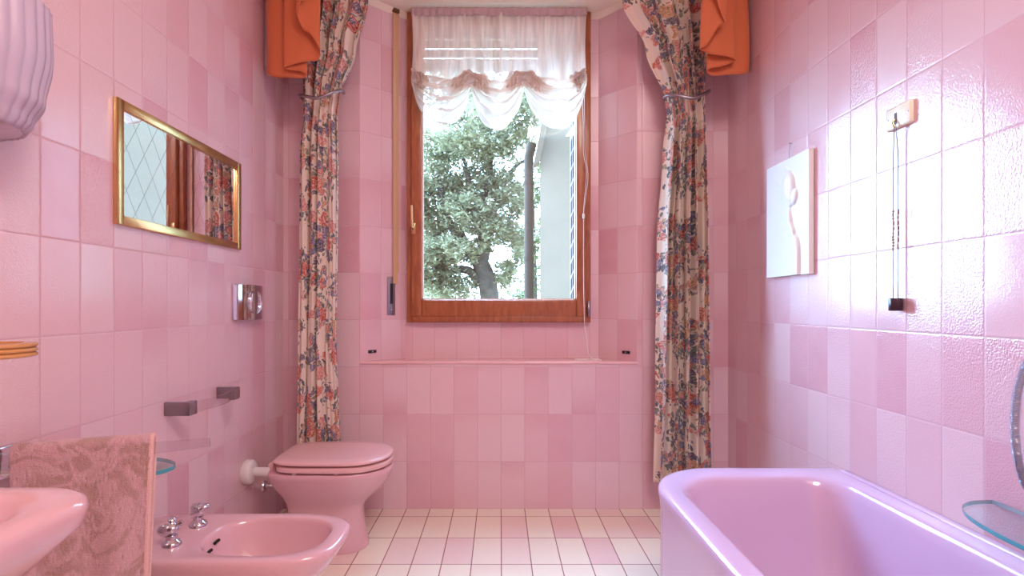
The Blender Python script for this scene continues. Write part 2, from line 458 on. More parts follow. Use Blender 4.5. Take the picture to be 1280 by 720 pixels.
ps = [(X0 - .1, YF - .1, 0), (X1 + .1, YF - .1, 0), (X1 + .1, YO, 0), (X0 - .1, YO, 0)]
quad(m, ps, [fu(p) for p in ps]); m.box((X0 - .1, YF - .1, -0.15), (X1 + .1, YO, -0.0005))
struct(m.build('floor', FT, smooth=0))
# sill slab with rounded nose
m = M()
yo, z1 = YB - 0.006, SILL
def sillring(z, ins):
    return [(NL - 0.0 + ins * .3, yo + ins, z), (NR - ins * .3, yo + ins, z), (NR - ins * .3, YB, z), (BR, YN, z), (BL, YN, z), (NL + ins * .3, YB, z)]
m.loft([sillring(z1 - 0.0118, 0.003), sillring(z1 - 0.010, 0.0008), sillring(z1 - 0.004, 0.0), sillring(z1 - 0.001, 0.0015), sillring(z1, 0.004)])
SILLM = simple('pink_glazed_sill', (232, 186, 188), 0.1, coat=0.6)
struct(m.build('trim_1', SILLM, smooth=50))
# cream cove moulding under the niche ceiling
def sweep_plan(path, prof):
    mm = M(); P = [Vector((a, b)) for a, b in path]; rings = []
    for i, p in enumerate(P):
        d0 = (P[i] - P[i - 1]).normalized() if i else (P[1] - P[0]).normalized()
        d1 = (P[i + 1] - P[i]).normalized() if i < len(P) - 1 else d0
        n0, n1 = Vector((d0.y, -d0.x)), Vector((d1.y, -d1.x))
        b = (n0 + n1).normalized(); k = 1 / max(0.3, b.dot(n0))
        rings.append([(p.x + b.x * k * o, p.y + b.y * k * o, z) for o, z in prof])
    mm.loft(rings); return mm
prof = [(0.0005, HEAD - 0.0005), (0.020, HEAD - 0.0005), (0.018, HEAD - 0.006), (0.010, HEAD - 0.010), (0.006, HEAD - 0.020), (0.0005, HEAD - 0.022)]
struct(sweep_plan([(NL, YB), (BL, YN), (-0.416, YN)], prof).build('trim_2', CREAM, smooth=60))
struct(sweep_plan([(0.41, YN), (BR, YN), (NR, YB)], prof).build('trim_3', CREAM, smooth=60))

# ------------------------------------------------------------------ window
win = thing('window_1', (0, YN, WB), None, None, kind='structure')
FL, FR, FB, FTOP = -0.414, 0.407, 0.785, HEAD - 0.001
fy0, fy1 = 2.335, 2.42
m = M()
m.box((FL, fy0, FB), (FL + 0.040, fy1, FTOP), 0.004); m.box((FR - 0.040, fy0, FB), (FR, fy1, FTOP), 0.004)
m.box((FL + 0.040, fy0, FTOP - 0.05), (FR - 0.040, fy1, FTOP), 0.004)
m.box((FL + 0.025, fy0 - 0.012, FB), (FR - 0.022, fy1, FB + 0.034), 0.010, 3)
m.build('frame', WOOD, win)
GL, GR, GB, GT = -0.345, 0.340, 0.886, 2.10     # glass
sy0, sy1 = 2.318, 2.375
SL, SR, SB = -0.393, 0.384, 0.812
m = M()
m.box((SL, sy0, SB), (GL, sy1, FTOP - 0.006), 0.006, 3); m.box((GR, sy0, SB), (SR, sy1, FTOP - 0.006), 0.006, 3)
m.box((GL, sy0 + .001, SB), (GR, sy1, GB), 0.006, 3); m.box((GL, sy0 + .001, GT), (GR, sy1, FTOP - 0.006), 0.006, 3)
m.build('sash', WOOD, win)
m = M(); gy = 2.335
for a, b in (((GL, gy, GB), (GL + .006, gy + .012, GT)), ((GR - .006, gy, GB), (GR, gy + .012, GT)), ((GL, gy, GB), (GR, gy + .012, GB + .006))):
    m.box(a, b)
m.build('gasket', GASKET, win, 0)
m = M(); m.box((GL, gy + .012, GB), (GR, gy + .018, GT)); m.build('pane', PANE, win, 0)
# handle on the left stile
hp = at(517, 290, sy0); m = M()
m.box((hp.x - .009, sy0 - .006, hp.z - .01), (hp.x + .009, sy0, hp.z + .04), .004)
m.tube(catmull([(hp.x, sy0, hp.z + .015), (hp.x, sy0 - .035, hp.z + .016), (hp.x - .002, sy0 - .042, hp.z + .03), (hp.x - .004, sy0 - .04, hp.z + .11)], 6), 0.0065, 10)
m.build('handle', simple('satin_brass', (196, 160, 118), 0.3, metal=1.0), win)
m = M()
for px, pz in ((735.5, 386),):
    p = at(px, pz, fy0 - .004)
    m.lathe([(0.0, -.036), (.006, -.034), (.007, -.012), (.0085, -.010), (.0085, .010), (.007, .012), (.006, .034), (0, .036)], (p.x, fy0 - .008, p.z), n=14)
    m.box((p.x - .004, fy0 - .006, p.z - .03), (p.x + .010, fy0 + .001, p.z + .03), .002)
m.build('hinge', STEEL, win)

# ------------------------------------------------------------------ roller shutter, partly lowered behind the glass
rs = thing('roller_shutter', (0, 2.47, 1.95), 'grey white slatted roller shutter half lowered outside the window top', 'shutter')
m = M(); zb = at(0, 84, 2.47).z; z = zb
k = 0
while z < 2.14:
    h = 0.038
    m.box((-.404, 2.464, z), (.397, 2.476, min(z + h, 2.165)), .004); z += h + (0.006 if k < 3 else 0.0015); k += 1
m.build('slats', SHUT, rs)
m = M(); m.box((-.404, 2.458, zb - .02), (.397, 2.482, zb - .004), .003); m.build('bottom_bar', STEEL, rs)
m = M()
for x0, x1 in ((-.4049, -.395), (.388, .3979)):
    m = M(); m.box((x0, 2.455, WB + .0), (x1, 2.459, HEAD - .002)); m.box((x0, 2.483, WB + .0), (x1, 2.487, HEAD - .002)); m.box((x0 if x0 < 0 else x1 - .002, 2.455, WB), (x0 + .002 if x0 < 0 else x1, 2.487, HEAD - .002)); m.build('guide_rail', STEEL, rs, 0)

# ------------------------------------------------------------------ strap of the roller shutter on the left splay
def splay_l(px, lift=0.0):      # point on the left splay seen at column px
    k = (px - VX) / F; g = (BL - NL) / (YN - YB)
    y = (-NL + g * YB) / (g - k); x = k * y
    nx, ny = (YN - YB), -(BL - NL); L = math.hypot(nx, ny)
    return Vector((x + nx / L * lift, y + ny / L * lift, 0))
def splay_r(px, lift=0.0):
    k = (px - VX) / F; g = (BR - NR) / (YN - YB)
    y = (-NR + g * YB) / (g - k); x = k * y
    nx, ny = -(YN - YB), (BR - NR); L = math.hypot(nx, ny)
    return Vector((x + nx / L * lift, y + ny / L * lift, 0))
angL = math.atan2(YN - YB, BL - NL)
st = thing('shutter_strap', splay_l(488) + Vector((0, 0, .8)), 'beige roller shutter pull strap hanging down the tiles left of the window', 'strap')
c0 = splay_l(492.5, .012); RZ = Matrix.Rotation(angL, 3, 'Z')
def splaybox(m, cx, u0, u1, l0, l1, z0, z1, bev, base=splay_l, ang=None):
    p = base(cx); bm = M(); bm.box((u0, -l1, z0), (u1, -l0, z1), bev)
    R_ = Matrix.Rotation(angL if ang is None else ang, 3, 'Z')
    vs = [R_ @ Vector(v) + p for v in bm.v]; m.add(vs, bm.f)
ztop = at(0, 14, c0.y).z; zw1 = at(0, 346, c0.y).z; zw0 = at(0, 394, c0.y).z
m = M(); splaybox(m, 493, -.0115, .0115, .008, .0095, zw1 - .03, ztop, .0)
m2 = M(); splaybox(m, 495.5, -.004, .006, .0105, .0115, zw1 + .02, ztop, .0)
m.build('strap', STRAPM, st, 0)
m = M(); splaybox(m, 488.5, -.019, .019, .0, .006, zw0, zw1, .0025); m.build('winder_plate', STEEL, st)
m = M(); splaybox(m, 488.5, -.007, .007, .0055, .0068, zw0 + .05, zw1 - .03, .001); m.build('slot', DARK, st)
m = M(); p = splay_l(488.5, .0062); m.lathe([(.0, 0), (.004, 0), (.0035, .002), (0, .0025)], (p.x, p.y, zw0 + .025), (YN - YB, -(BL - NL), 0), 12); m.build('screw', CHROME, st)
m = M(); splaybox(m, 493, -.016, .016, .0, .02, ztop - .006, ztop + .012, .003); m.build('guide', simple('bronze', (120, 96, 70), .4, metal=.8), st)

# two small dark clips on the splays
for i, (fn, px, py, ang, lab) in enumerate(((splay_l, 465, 439.3, angL, 'small dark clip low on the tiled left splay of the window niche'),
                                    (splay_r, 783, 440.3, math.atan2(YB - YN, NR - BR), 'small dark clip low on the tiled right splay of the window niche'))):
    p = fn(px); z = at(px, py, p.y).z
    t = thing('wall_clip', (p.x, p.y, z), lab, 'clip', 'clips on the niche splays')
    m = M(); splaybox(m, px, -.019, .019, .0, .006, z - .0065, z + .0065, .002, fn, ang); m.build('body', DARK, t)
    m = M(); q = fn(px, .0055); n = fn(px, 1.0) - fn(px)
    m.lathe([(0, 0), (.0042, 0), (.004, .0015), (0, .002)], (q.x, q.y, z), n, 10); m.build('screw', STEEL, t)

# ------------------------------------------------------------------ Austrian voile blind
YS = 2.285
bl = thing('voile_blind', (0, YS, 2.16), 'white ruched voile Austrian blind gathered in three swags over the window', 'blind')
def bx(px): return (px - VX) * YS / F
def bz(py): return EYE - (py - VY) * YS / F
m = M()
lx, rx = bx(515), bx(733)
def headfn(u, v):
    w = 0.0035 * math.sin(u * 150) + .002 * math.sin(u * 61 + 1)
    return (lx + (rx - lx) * u, YS - .012 + w * (0.4 + v), bz(11.5 + 10 * v))
m.grid(headfn, 240, 5); h_ = m.build('heading', SHEER3, bl); solid(h_, .003)
random.seed(3)
pleats = [(random.uniform(.3, 1), random.uniform(22, 80), random.uniform(0, 6)) for _ in range(9)]
def upfn(u, v):
    w = sum(a * math.sin(f * u + p + .8 * v * math.sin(3 * u + p)) for a, f, p in pleats) * .0062
    amp = .35 + 1.2 * v
    x = lx + (rx - lx) * u
    # edges pinch a little near the bottom; cloth balloons forward above each swag
    sw = abs(math.sin(PI * min(1, max(0, (u * 3)))))
    bell = math.exp(-((v - .82) / .22) ** 2)
    x += .012 * bell * math.sin(2 * PI * 3 * u) * (.5)
    pin = -.006 * math.sin(PI * min(1, v * 1.1)) * (1 - 2 * u)
    return (x + pin * -1, YS - .004 + w * amp - .018 * bell * sw - .006 * v, bz(17 + (88 + 10 * sw) * v))
m = M(); m.grid(upfn, 260, 40, lambda a, b: (a, b)); m.build('upper_panel', SHEER, bl)
gx = [517, 589, 655, 731]; gyp = [98, 104, 103, 99]
swb = [160, 166, 165]
for k in range(3):
    random.seed(20 + k)
    xa, xb = bx(gx[k] - (0 if k else 2)), bx(gx[k + 1] + (2 if k == 2 else 0)); za, zb_ = bz(gyp[k]), bz(gyp[k + 1]); zl = bz(swb[k])
    ph = random.uniform(0, 6); sk = random.uniform(-.12, .12)
    def swfn(s, t, xa=xa, xb=xb, za=za, zb_=zb_, zl=zl, ph=ph, sk=sk):
        q = 4 * s * (1 - s); q = q ** (.62 + .5 * (1 - t))
        top = za + (zb_ - za) * s
        depth = (top - zl)
        zt = top + .016 - (depth * .10) * q            # upper line
        zbm = top - .012 - (depth - .012) * q          # hem
        z = zt + (zbm - zt) * t
        fold = math.sin(2 * PI * (4.2 * t + .25 * math.sin(2 * PI * s + ph)) + ph)
        f2 = math.sin(2 * PI * (9.3 * t + .8 * s) + 2 * ph)
        puff = math.sin(PI * t) ** .7
        y = YS - .012 - .060 * puff * q - .016 * fold * q ** .7 - .005 * f2 * q
        x = xa + (xb - xa) * (s + .02 * fold * (s - .5)) + sk * .02 * q
        z += .006 * fold * q + .003 * f2 * q
        return (x, y, z)
    m = M(); m.grid(swfn, 60, 90, lambda a, b: (b, a + .37)); m.build('swag', SHEER, bl)
    # side tails: cloth folding from each gather towards the hem
for k in range(4):
    random.seed(50 + k)
    cx, cz = bx(gx[k] + (3 if k == 0 else -4 if k == 3 else 0)), bz(gyp[k] - 2)
    m = M()
    wd = .078 if k in (1, 2) else .056
    for layer in range(2):
        ph = random.uniform(0, 6); rr = 1 - .22 * layer
        side = 0 if k in (1, 2) else (1 if k == 0 else -1)
        def rf(s, t, ph=ph, rr=rr, layer=layer, side=side):
            a = PI * (1.40 * s - .20)             # hood of cloth bunched in arched folds over the gather
            if side == 1: a = PI * (1.0 * s - .42)
            if side == -1: a = PI * (1.0 * s + .42)
            k = max(0.0, math.sin(PI * s)) ** .5
            r = .004 + wd * rr * t * (1.0 + .5 * (1 - k) * (side == 0))
            cr = math.sin(a * 5 + ph + 3 * t) * .0040 * t + math.sin(a * 11 + 2 * ph - 4 * t) * .0022 * t
            fold = math.sin(2 * PI * (2.6 * t + .18 * math.sin(a * 2 + ph)) + ph)
            x = cx + math.cos(a) * (r + cr)
            z = cz - .036 + math.sin(a) * (r * .82 + cr) + .006 * layer
            y = YS - .020 - .007 * layer - .022 * math.sin(PI * min(1, t * .8)) - .0125 * fold * min(1, 3 * t) - cr * 1.5
            return (x, y, z)
        m.grid(rf, 100, 48)
    m.build('gather', SHEER2, bl)

# pull cord of the blind, at the right, ending in a heap on the sill
m = M(); yc = 2.30
P = lambda px, py, d=yc: at(px, py, d)
m.tube(catmull([P(727, 100), P(729, 150), P(729.5, 190), P(733, 215), P(731, 245), P(729.5, 262), P(729.5, 269)], 8), .0013, 6)
m.tube(catmull([P(730, 100), P(731, 150), P(731.5, 190), P(735, 218), P(732.5, 245), P(730, 262), P(729.6, 269)], 8), .0013, 6)
zs = SILL + .0022
tail = [P(729.6, 272), P(729.5, 330), P(730.5, 400, 2.29), P(733, 420, 2.285), Vector((.386, 2.28, zs + .03)), Vector((.405, 2.262, zs)), Vector((.435, 2.25, zs)), Vector((.43, 2.285, zs)),
        Vector((.385, 2.30, zs)), Vector((.33, 2.29, zs)), Vector((.345, 2.262, zs)), Vector((.40, 2.272, zs + .003)), Vector((.435, 2.29, zs + .0016)), Vector((.395, 2.248, zs)), Vector((.335, 2.25, zs))]
m.tube(catmull(tail, 8), .0015, 6)
cd = m.build('blind_cord', CORDM)
tag(cd, 'thin white blind cord at right window edge, its tail coiled on the sill', 'cord')
m = M(); p = P(729.6, 270); m.lathe([(.001, -.012), (.005, -.010), (.0055, .004), (.003, .011), (.001, .012)], p, n=12); m.build('toggle', WHITEP, cd)

# ------------------------------------------------------------------ floral curtains
YC = 2.10
def cx_(px): return (px - VX) * YC / F
def cz_(py): return EYE - (py - VY) * YC / F
def curtain(name, inner, outer, zbot, seed, label, sgn, npl):
    random.seed(seed)
    phs = [random.uniform(0, 6) for _ in range(6)]
    ztop = 2.46
    tie = cz_(130)
    def fn(t, v):
        z = zbot + (ztop - zbot) * v
        xi, xo = smoothk(inner, z), smoothk(outer, z)
        gather = math.exp(-((z - tie) / .10) ** 2)
        tt = t + .018 * math.sin(5 * t * PI + phs[0] + 1.5 * z)
        x = xo + (xi - xo) * tt
        amp = .038 * (1 - .5 * gather) * (.75 + .25 * math.sin(2.2 * z + phs[1]))
        a = 2 * PI * npl * t + .9 * math.sin(1.7 * z + phs[2]) * (1 - t) + phs[3]
        w = math.sin(a) + .33 * math.sin(2.3 * a + phs[4] + z) + .18 * math.sin(4.7 * a + 2 * z)
        y = YC + amp * w * .8
        x += .010 * math.cos(a) * (1 - .5 * gather)
        if z > tie: x += .006 * math.sin(30 * t + 3 * z) * min(1, (z - tie) * 3)
        return (x, y, z - (.010 * math.sin(a * .5 + 1) * (1 - v) ** 12))
    m = M(); W = .62
    m.grid(fn, 180, 150, lambda a, b: (seed * 1.7 + a * W, zbot + (ztop - zbot) * b))
    o = m.build(name, FLORAL, None, 60, loc=((inner[0][1] + outer[0][1]) / 2, YC, zbot)); solid(o, .0025)
    return tag(o, label, 'curtain', 'floral curtains framing the window')
K = lambda L: [(cz_(y), cx_(x)) for y, x in L]
curtain('floral_curtain', K([(608, 429), (555, 428), (430, 423), (300, 424), (200, 424.5), (140, 423), (120, 426), (60, 446), (0, 462), (-100, 486)]),
        K([(608, 373), (555, 373.5), (430, 376), (300, 378), (200, 379), (130, 382), (60, 384), (0, 386), (-100, 380)]), .125, 3,
        'floral curtain tied back left of the window, hanging down behind the toilet', 1, 4.0)
curtain('floral_curtain', K([(610, 818), (480, 822), (300, 825), (200, 832), (140, 836), (120, 832), (60, 812), (0, 784), (-100, 752)]),
        K([(610, 886), (480, 884), (300, 881.5), (200, 880), (130, 880), (60, 881), (0, 884), (-100, 890)]), .135, 8,
        'floral curtain tied back right of the window, its hem ending behind the bathtub', -1, 4.6)

# metal holdbacks
for px, lab, sgn, xs in ((403, 'thin metal holdback ring around the curtain left of the window', -1, (377, 430)), (857, 'thin metal holdback ring around the curtain right of the window', 1, (830, 884))):
    xa, xb = cx_(xs[0]), cx_(xs[1]); zc = cz_(130)
    t = thing('curtain_holdback', ((xa + xb) / 2, YB, zc), lab, 'holdback', 'curtain holdbacks')
    m = M(); pts = []
    inner_x, outer_x = (xb, xa) if sgn < 0 else (xa, xb)
    for k in range(33):
        a = PI * k / 32
        x = (xa + xb) / 2 - sgn * math.cos(a) * -(abs(xb - xa) / 2) * (1 if True else 1)
        pts.append(Vector((x, YC - .074 * math.sin(a) ** .7, zc - .006 + .050 * abs(math.cos(a)) ** 1.5 * (1.0 if math.cos(a) * sgn > 0 else .6))))
    end_in, end_out = pts[-1].copy(), pts[0].copy()
    # outer end runs back to the wall
    far = pts[0] if (pts[0].x - pts[-1].x) * sgn > 0 else pts[-1]
    if far is pts[0]: pts = [Vector((far.x + sgn * .006, YB - .002, far.z + .006)), Vector((far.x + sgn * .005, YB - .05, far.z + .005))] + pts
    else: pts = pts + [Vector((far.x + sgn * .005, YB - .05, far.z + .005)), Vector((far.x + sgn * .006, YB - .002, far.z + .006))]
    m.tube(catmull(pts, 3), .0064, 10); m.build('arm', STEEL, t)
    e = pts[0] if pts[0].y > pts[-1].y else pts[-1]
    m = M(); m.lathe([(0, 0), (.016, 0), (.016, .003), (.009, .008), (0, .009)], (e.x, YB, e.z), (0, -1, 0), 18); m.build('rosette', STEEL, t)

# ------------------------------------------------------------------ orange valance tails
def tail(label, path, hem, loc):
    P_ = catmull([Vector((a, b, 0)) for a, b in path], 10); n = len(P_)
    L = [0]
    for a, b in zip(P_, P_[1:]): L.append(L[-1] + (b - a).length)
    tot = L[-1]
    def fn(u, v):
        s = u * (n - 1); i = min(n - 2, int(s)); p = P_[i].lerp(P_[i + 1], s - i); l = L[i] + (L[i + 1] - L[i]) * (s - i)
        zb = smoothk(hem, l / tot); z = zb + (2.46 - zb) * v
        k = (1 - v)
        return (p.x + .004 * math.sin(9 * v + 6 * u) * k, p.y - .010 * math.sin(7 * u + 5 * v) * k, z)
    m = M(); m.grid(fn, 150, 46, lambda a, b: (a * tot, b * .7))
    o = m.build('valance_tail', ORANGE, None, 60, loc=loc); solid(o, .003)
    return tag(o, label, 'valance', 'orange valance tails')
def T(px, d): return (px - VX) * d / F
zt = lambda py, d: EYE - (py - VY) * d / F
tail('orange cascading valance tail hanging in the corner on the left wall side',
     [(T(334, 2.04), 2.05), (T(338, 2.0), 1.985), (T(360, 1.98), 1.975), (T(379, 1.98), 1.98), (T(381, 1.96), 1.965), (T(360, 1.95), 1.955), (T(356, 1.94), 1.94), (T(375, 1.93), 1.935),
      (T(395, 1.93), 1.94), (T(397, 1.91), 1.92), (T(378, 1.9), 1.905), (T(372, 1.89), 1.89), (T(384, 1.88), 1.88), (T(393, 1.88), 1.885)],
     [(0, zt(92, 2.03)), (.2, zt(99, 1.98)), (.32, zt(98, 1.97)), (.44, zt(88, 1.95)), (.70, zt(72, 1.92)), (.84, zt(34, 1.89)), (.93, zt(0, 1.88)), (1, zt(-40, 1.88))], (T(360, 1.97), 1.97, 1.75))
tail('orange cascading valance tail hanging in the corner on the bathtub side',
     [(T(930, 2.05), 2.05), (T(929, 2.02), 1.99), (T(912, 1.99), 1.98), (T(886, 1.98), 1.985), (T(884, 1.96), 1.965), (T(904, 1.95), 1.955), (T(917, 1.94), 1.945), (T(918, 1.93), 1.93), (T(900, 1.92), 1.92),
      (T(882, 1.91), 1.915), (T(879, 1.9), 1.90), (T(897, 1.89), 1.885), (T(907, 1.88), 1.875), (T(892, 1.87), 1.86), (T(880, 1.86), 1.86)],
     [(0, zt(90, 2.03)), (.16, zt(94, 1.98)), (.3, zt(94, 1.97)), (.40, zt(84, 1.95)), (.62, zt(68, 1.92)), (.76, zt(58, 1.9)), (.86, zt(28, 1.88)), (1, zt(-30, 1.86))], (T(905, 1.97), 1.97, 1.75))

# ------------------------------------------------------------------ left wall: sconce
sq = thing('wall_sconce', (XL, .87, 1.16), 'white fluted glass wall lamp high on the left wall', 'wall lamp')
def scf(a, t):     # half bell: a across, t up
    th = -PI / 2 + PI * a
    prof = smoothk([(0, .72), (.08, .80), (.26, .92), (.6, 1.0), (1, .985)], t)
    fl = 1 + .011 * math.cos(34 * th)
    return (XL + .002 + .138 * prof * fl * math.cos(th), .868 + .115 * prof * fl * math.sin(th), 1.163 + .215 * t)
m = M(); m.grid(scf, 240, 30)
sh = m.build('shade', SCONCE, sq, 60); solid(sh, .004, 1)
m = M()
def bot(a, t):
    p = Vector(scf(a, 0)); c = Vector((XL + .002, .868, 1.150)); return c.lerp(p, t)
m.grid(bot, 120, 8); m.build('base', SCONCE, sq, 60)
m = M(); m.box((XL, .80, 1.20), (XL + .012, .936, 1.35), .004); m.build('back_plate', WHITEP, sq)

# ------------------------------------------------------------------ brass framed mirror cabinet
mc = thing('mirror_cabinet', (XL, 1.54, 1.055), 'brass framed mirror panel with diamond lattice lines set in the left wall', 'mirror')
y0, y1, z0, z1, fw = 1.241, 1.838, 1.056, 1.358, .023
m = M(); pr = .011
m.box((XL, y0, z0), (XL + pr, y0 + fw, z1), .002); m.box((XL, y1 - fw, z0), (XL + pr, y1, z1), .002)
m.box((XL, y0 + fw - .001, z1 - fw), (XL + pr, y1 - fw + .001, z1), .002); m.box((XL, y0 + fw - .001, z0), (XL + pr, y1 - fw + .001, z0 + fw), .002)
m.build('frame', BRASS, mc)
ym = 1.545
for a, b, xx in ((y0 + fw - .002, ym, XL + .0045), (ym - .006, y1 - fw + .002, XL + .0020)):
    m = M()
    V = [(xx, a, z0 + fw - .002), (xx, b, z0 + fw - .002), (xx, b, z1 - fw + .002), (xx, a, z1 - fw + .002)]
    W_ = [(xx - .0018, p[1], p[2]) for p in V]
    quad(m, V, [(p[1], p[2]) for p in V])
    m.add(V + W_, [(0, 4, 5, 1), (1, 5, 6, 2), (2, 6, 7, 3), (3, 7, 4, 0), (4, 7, 6, 5)])
    m.build('mirror_pane', MIRROR, mc, 0)

# ------------------------------------------------------------------ chrome flush plate
fp = thing('flush_plate', (XL, 1.896, .874), 'chrome convex flush plate on the left wall above the toilet', 'flush plate')
m = M(); fy, fz, hw, hh = 1.897, .873, .107, .063
def plate(u, v):
    a, b = 2 * u - 1, 2 * v - 1
    return (XL + .007 + .020 * (1 - a * a) ** .5 if abs(a) < 1 else XL + .007, fy + hw * a, fz + hh * b * (1 - .05 * a * a))
m.grid(plate, 40, 12)
m.box((XL, fy - hw, fz - hh), (XL + .009, fy + hw, fz + hh), .003)
m.build('plate', CHROME, fp, 50)
for s in (-1, 1):
    m = M(); pts = []
    for k in range(25):
        a = -1.15 + 2.3 * k / 24
        yy = fy + .012 + s * .012 + (-.03 + .045 * (1 - math.cos(a))) * (1 if s < 0 else -1) * 1.0
        pts.append((XL + .008 + .020 * max(0, 1 - ((yy - fy) / hw) ** 2) ** .5, yy, fz + .043 * math.sin(a)))
    m.tube(pts, lambda t: .002 + .006 * math.sin(PI * t), 10); m.build('button', CHROME, fp)

# ------------------------------------------------------------------ short towel rail above the bidet
tr = thing('towel_rail', (XL, 1.57, .58), 'short empty towel rail with chrome brackets and bowed clear bar', 'towel rail')
zt0, zt1 = .560, .598
for y, s in ((1.435, 1), (1.70, -1)):
    m = M(); m.box((XL, y - .007, zt0), (XL + .071, y + .007, zt1), .003)
    ya, yb = sorted((y, y + .030 * s)); m.box((XL + .052, ya, zt0), (XL + .072, yb, zt1), .003)
    m.build('bracket', STEEL, tr)
m = M(); rr = []
for k in range(21):
    t = k / 20; y = 1.455 + (1.68 - 1.455) * t; xo = XL + .062 + .020 * math.sin(PI * t)
    rr.append([(xo - .003, y, zt0 + .004), (xo + .003, y, zt0 + .004), (xo + .003, y, zt1 - .004), (xo - .003, y, zt1 - .004)])
m.loft(rr); m.build('bar', CLEAR, tr, 40)

# ------------------------------------------------------------------ clear towel arm with the pink towel over it
A0, A1 = Vector((XL, .941, .594)), Vector((-.587, 1.062, .594))
ta = thing('towel_swing_rail', A0, 'clear tapered towel arm reaching out of the left wall under the pink towel', 'towel rail')
d = (A1 - A0).normalized(); nrm = Vector((d.y, -d.x, 0))
m = M(); rr = []
for k in range(25):
    t = k / 24; p = A0 + (A1 - A0) * t; h = .036 - .0195 * t; w = .004
    rr.append([p - nrm * w + Vector((0, 0, -h)), p + nrm * w + Vector((0, 0, -h)), p + nrm * w, p - nrm * w])
m.loft(rr); m.build('arm', CLEAR, ta, 0)
m = M(); m.box((XL, .905, .545), (XL + .012, .985, .605), .004); m.build('wall_mount', CHROME, ta)
random.seed(5)
t0, t1 = .10, .715
def twf(u, v):
    # v runs from the front hem, up over the arm and down the back
    along = t0 + (t1 - t0) * u
    p = A0 + (A1 - A0) * along
    s = v * 1.0
    lenF, lenB, R = .46, .34, .013
    tot = lenF + PI * R + lenB; l = s * tot
    if l < lenF: off, z, dn = R, .594 + .004 - (lenF - l), (lenF - l)
    elif l < lenF + PI * R:
        a = (l - lenF) / R; off, z, dn = R * math.cos(a), .598 + R * math.sin(a) * .8, 0
    else: off, z, dn = -R, .598 - (l - lenF - PI * R), l - lenF - PI * R
    wave = (.006 * math.sin(9 * u + 4 * dn) + .004 * math.sin(17 * u + 1)) * min(1, dn * 5)
    nz = mnoise.noise(Vector((u * 60, l * 170, 3))) * .0022
    spread = d * ((u - .5) * -.035 * min(1, dn * 2.2))
    return p + nrm * (off + (wave if off > 0 else -wave * .3) + nz + (.012 * min(1, dn * 2) if off > 0 else 0)) + Vector((0, 0, z - p.z + .594 - .594 + 0)) + Vector((0, 0, p.z - .594)) + spread
m = M(); m.grid(twf, 120, 260, lambda a, b: (a * .24, b * .84))
tw = m.build('towel', TOWEL, None, 80, loc=A0 + (A1 - A0) * .4); solid(tw, .008)
tag(tw, 'pink and brown patterned terry towel hanging beside the washbasin', 'towel')
m = M(); m.tube([twf(1.0, v / 120) + d * .001 for v in range(0, 121)], .0048, 8); m.build('hem', TOWELEDGE, tw)

# ------------------------------------------------------------------ glass dishes / shelves
def glass_plate(name, label, xw, sgn, yc, a, b, z, th, cat, ex=2.6):
    t = thing(name, (xw, yc, z), label, cat)
    N = 64
    def ring(k, zz):
        out = []
        for i in range(N + 1):
            th_ = -PI / 2 + PI * i / N
            c, s = math.cos(th_), math.sin(th_)
            out.append((xw + sgn * (.004 + b * k * abs(c) ** (2 / ex)), yc + a * k * math.copysign(abs(s) ** (2 / ex), s), zz))
        return out
    m = M(); m.loft([ring(.997, z + th - .0005), ring(.990, z + th)] , False, True)
    m.loft([ring(.990, z), ring(.997, z + .0005)], True, False)
    m.build('plate', TEALTOP if False else CLEARTEAL, t, 30)
    m = M(); m.loft([ring(.997, z + .0005), ring(1.0, z + .002), ring(1.0, z + th - .002), ring(.997, z + th - .0005)], False, False)
    m.build('edge', TEAL, t, 30)
    m = M(); m.box((xw, yc - .03, z - .014), (xw + sgn * .036, yc + .03, z + th + .012), .005); m.build('bracket', CHROME, t)
    return t
CLEARTEAL = glass('clear_teal_glass', (0.90, 0.975, 0.975, 1), 0.8)
glass_plate('glass_shelf', 'teal edged clear glass shelf on the right wall above the bathtub', XR, -1, .80, .225, .135, .474, .009, 'shelf')
glass_plate('soap_dish', 'small round glass soap dish on the left wall behind the hanging towel', XL, 1, 1.22, .080, .150, .478, .010, 'soap dish', 2.0)

# ------------------------------------------------------------------ ribbed amber holder at the left edge
m = M(); prof_ = []
for k in range(3):
    zb_ = .806 - .0205 + k * .0072
    for a in range(9):
        th_ = -PI / 2 + PI * a / 8
        prof_.append((.056 + .0045 * math.cos(th_), zb_ + .0034 + .0034 * math.sin(th_)))
prof_ = [(.044, prof_[0][1])] + prof_ + [(.044, prof_[-1][1])]
am = thing('tumbler_holder', (XL, .775, .80), 'ribbed amber ring holder at the left edge above the washbasin', 'holder')
rings = [[(-.762 + r * math.cos(2 * PI * k / 48), .775 + r * math.sin(2 * PI * k / 48), h) for k in range(48)] for r, h in prof_ + [prof_[0]]]
m.loft(rings, False, False); m.build('ring', AMBER, am, 60)
m = M(); m.tube([(XL + .004, .775, .797), (-.822, .775, .797)], .008, 12); m.lathe([(0, 0), (.022, 0), (.02, .006), (.01, .010), (0, .010)], (XL, .775, .797), (1, 0, 0), 20); m.build('arm', BRASS, am)

# ------------------------------------------------------------------ sanitary ware
def dring(x0, x1, yc, b, z, eL=4.0, eR=2.3, n=72):
    xc, a = (x0 + x1) / 2, (x1 - x0) / 2; out = []
    for i in range(n):
        th = 2 * PI * i / n; c, s = math.cos(th), math.sin(th)
        k = (c + 1) / 2; e = eL + (eR - eL) * (k * k * (3 - 2 * k))
        out.append((xc + a * math.copysign(abs(c) ** (2 / e), c), yc + b * math.copysign(abs(s) ** (2 / e), s), z))
    return out
def subs(o, lv=1):
    md = o.modifiers.new('smooth', 'SUBSURF'); md.levels = lv; md.render_levels = lv; return o
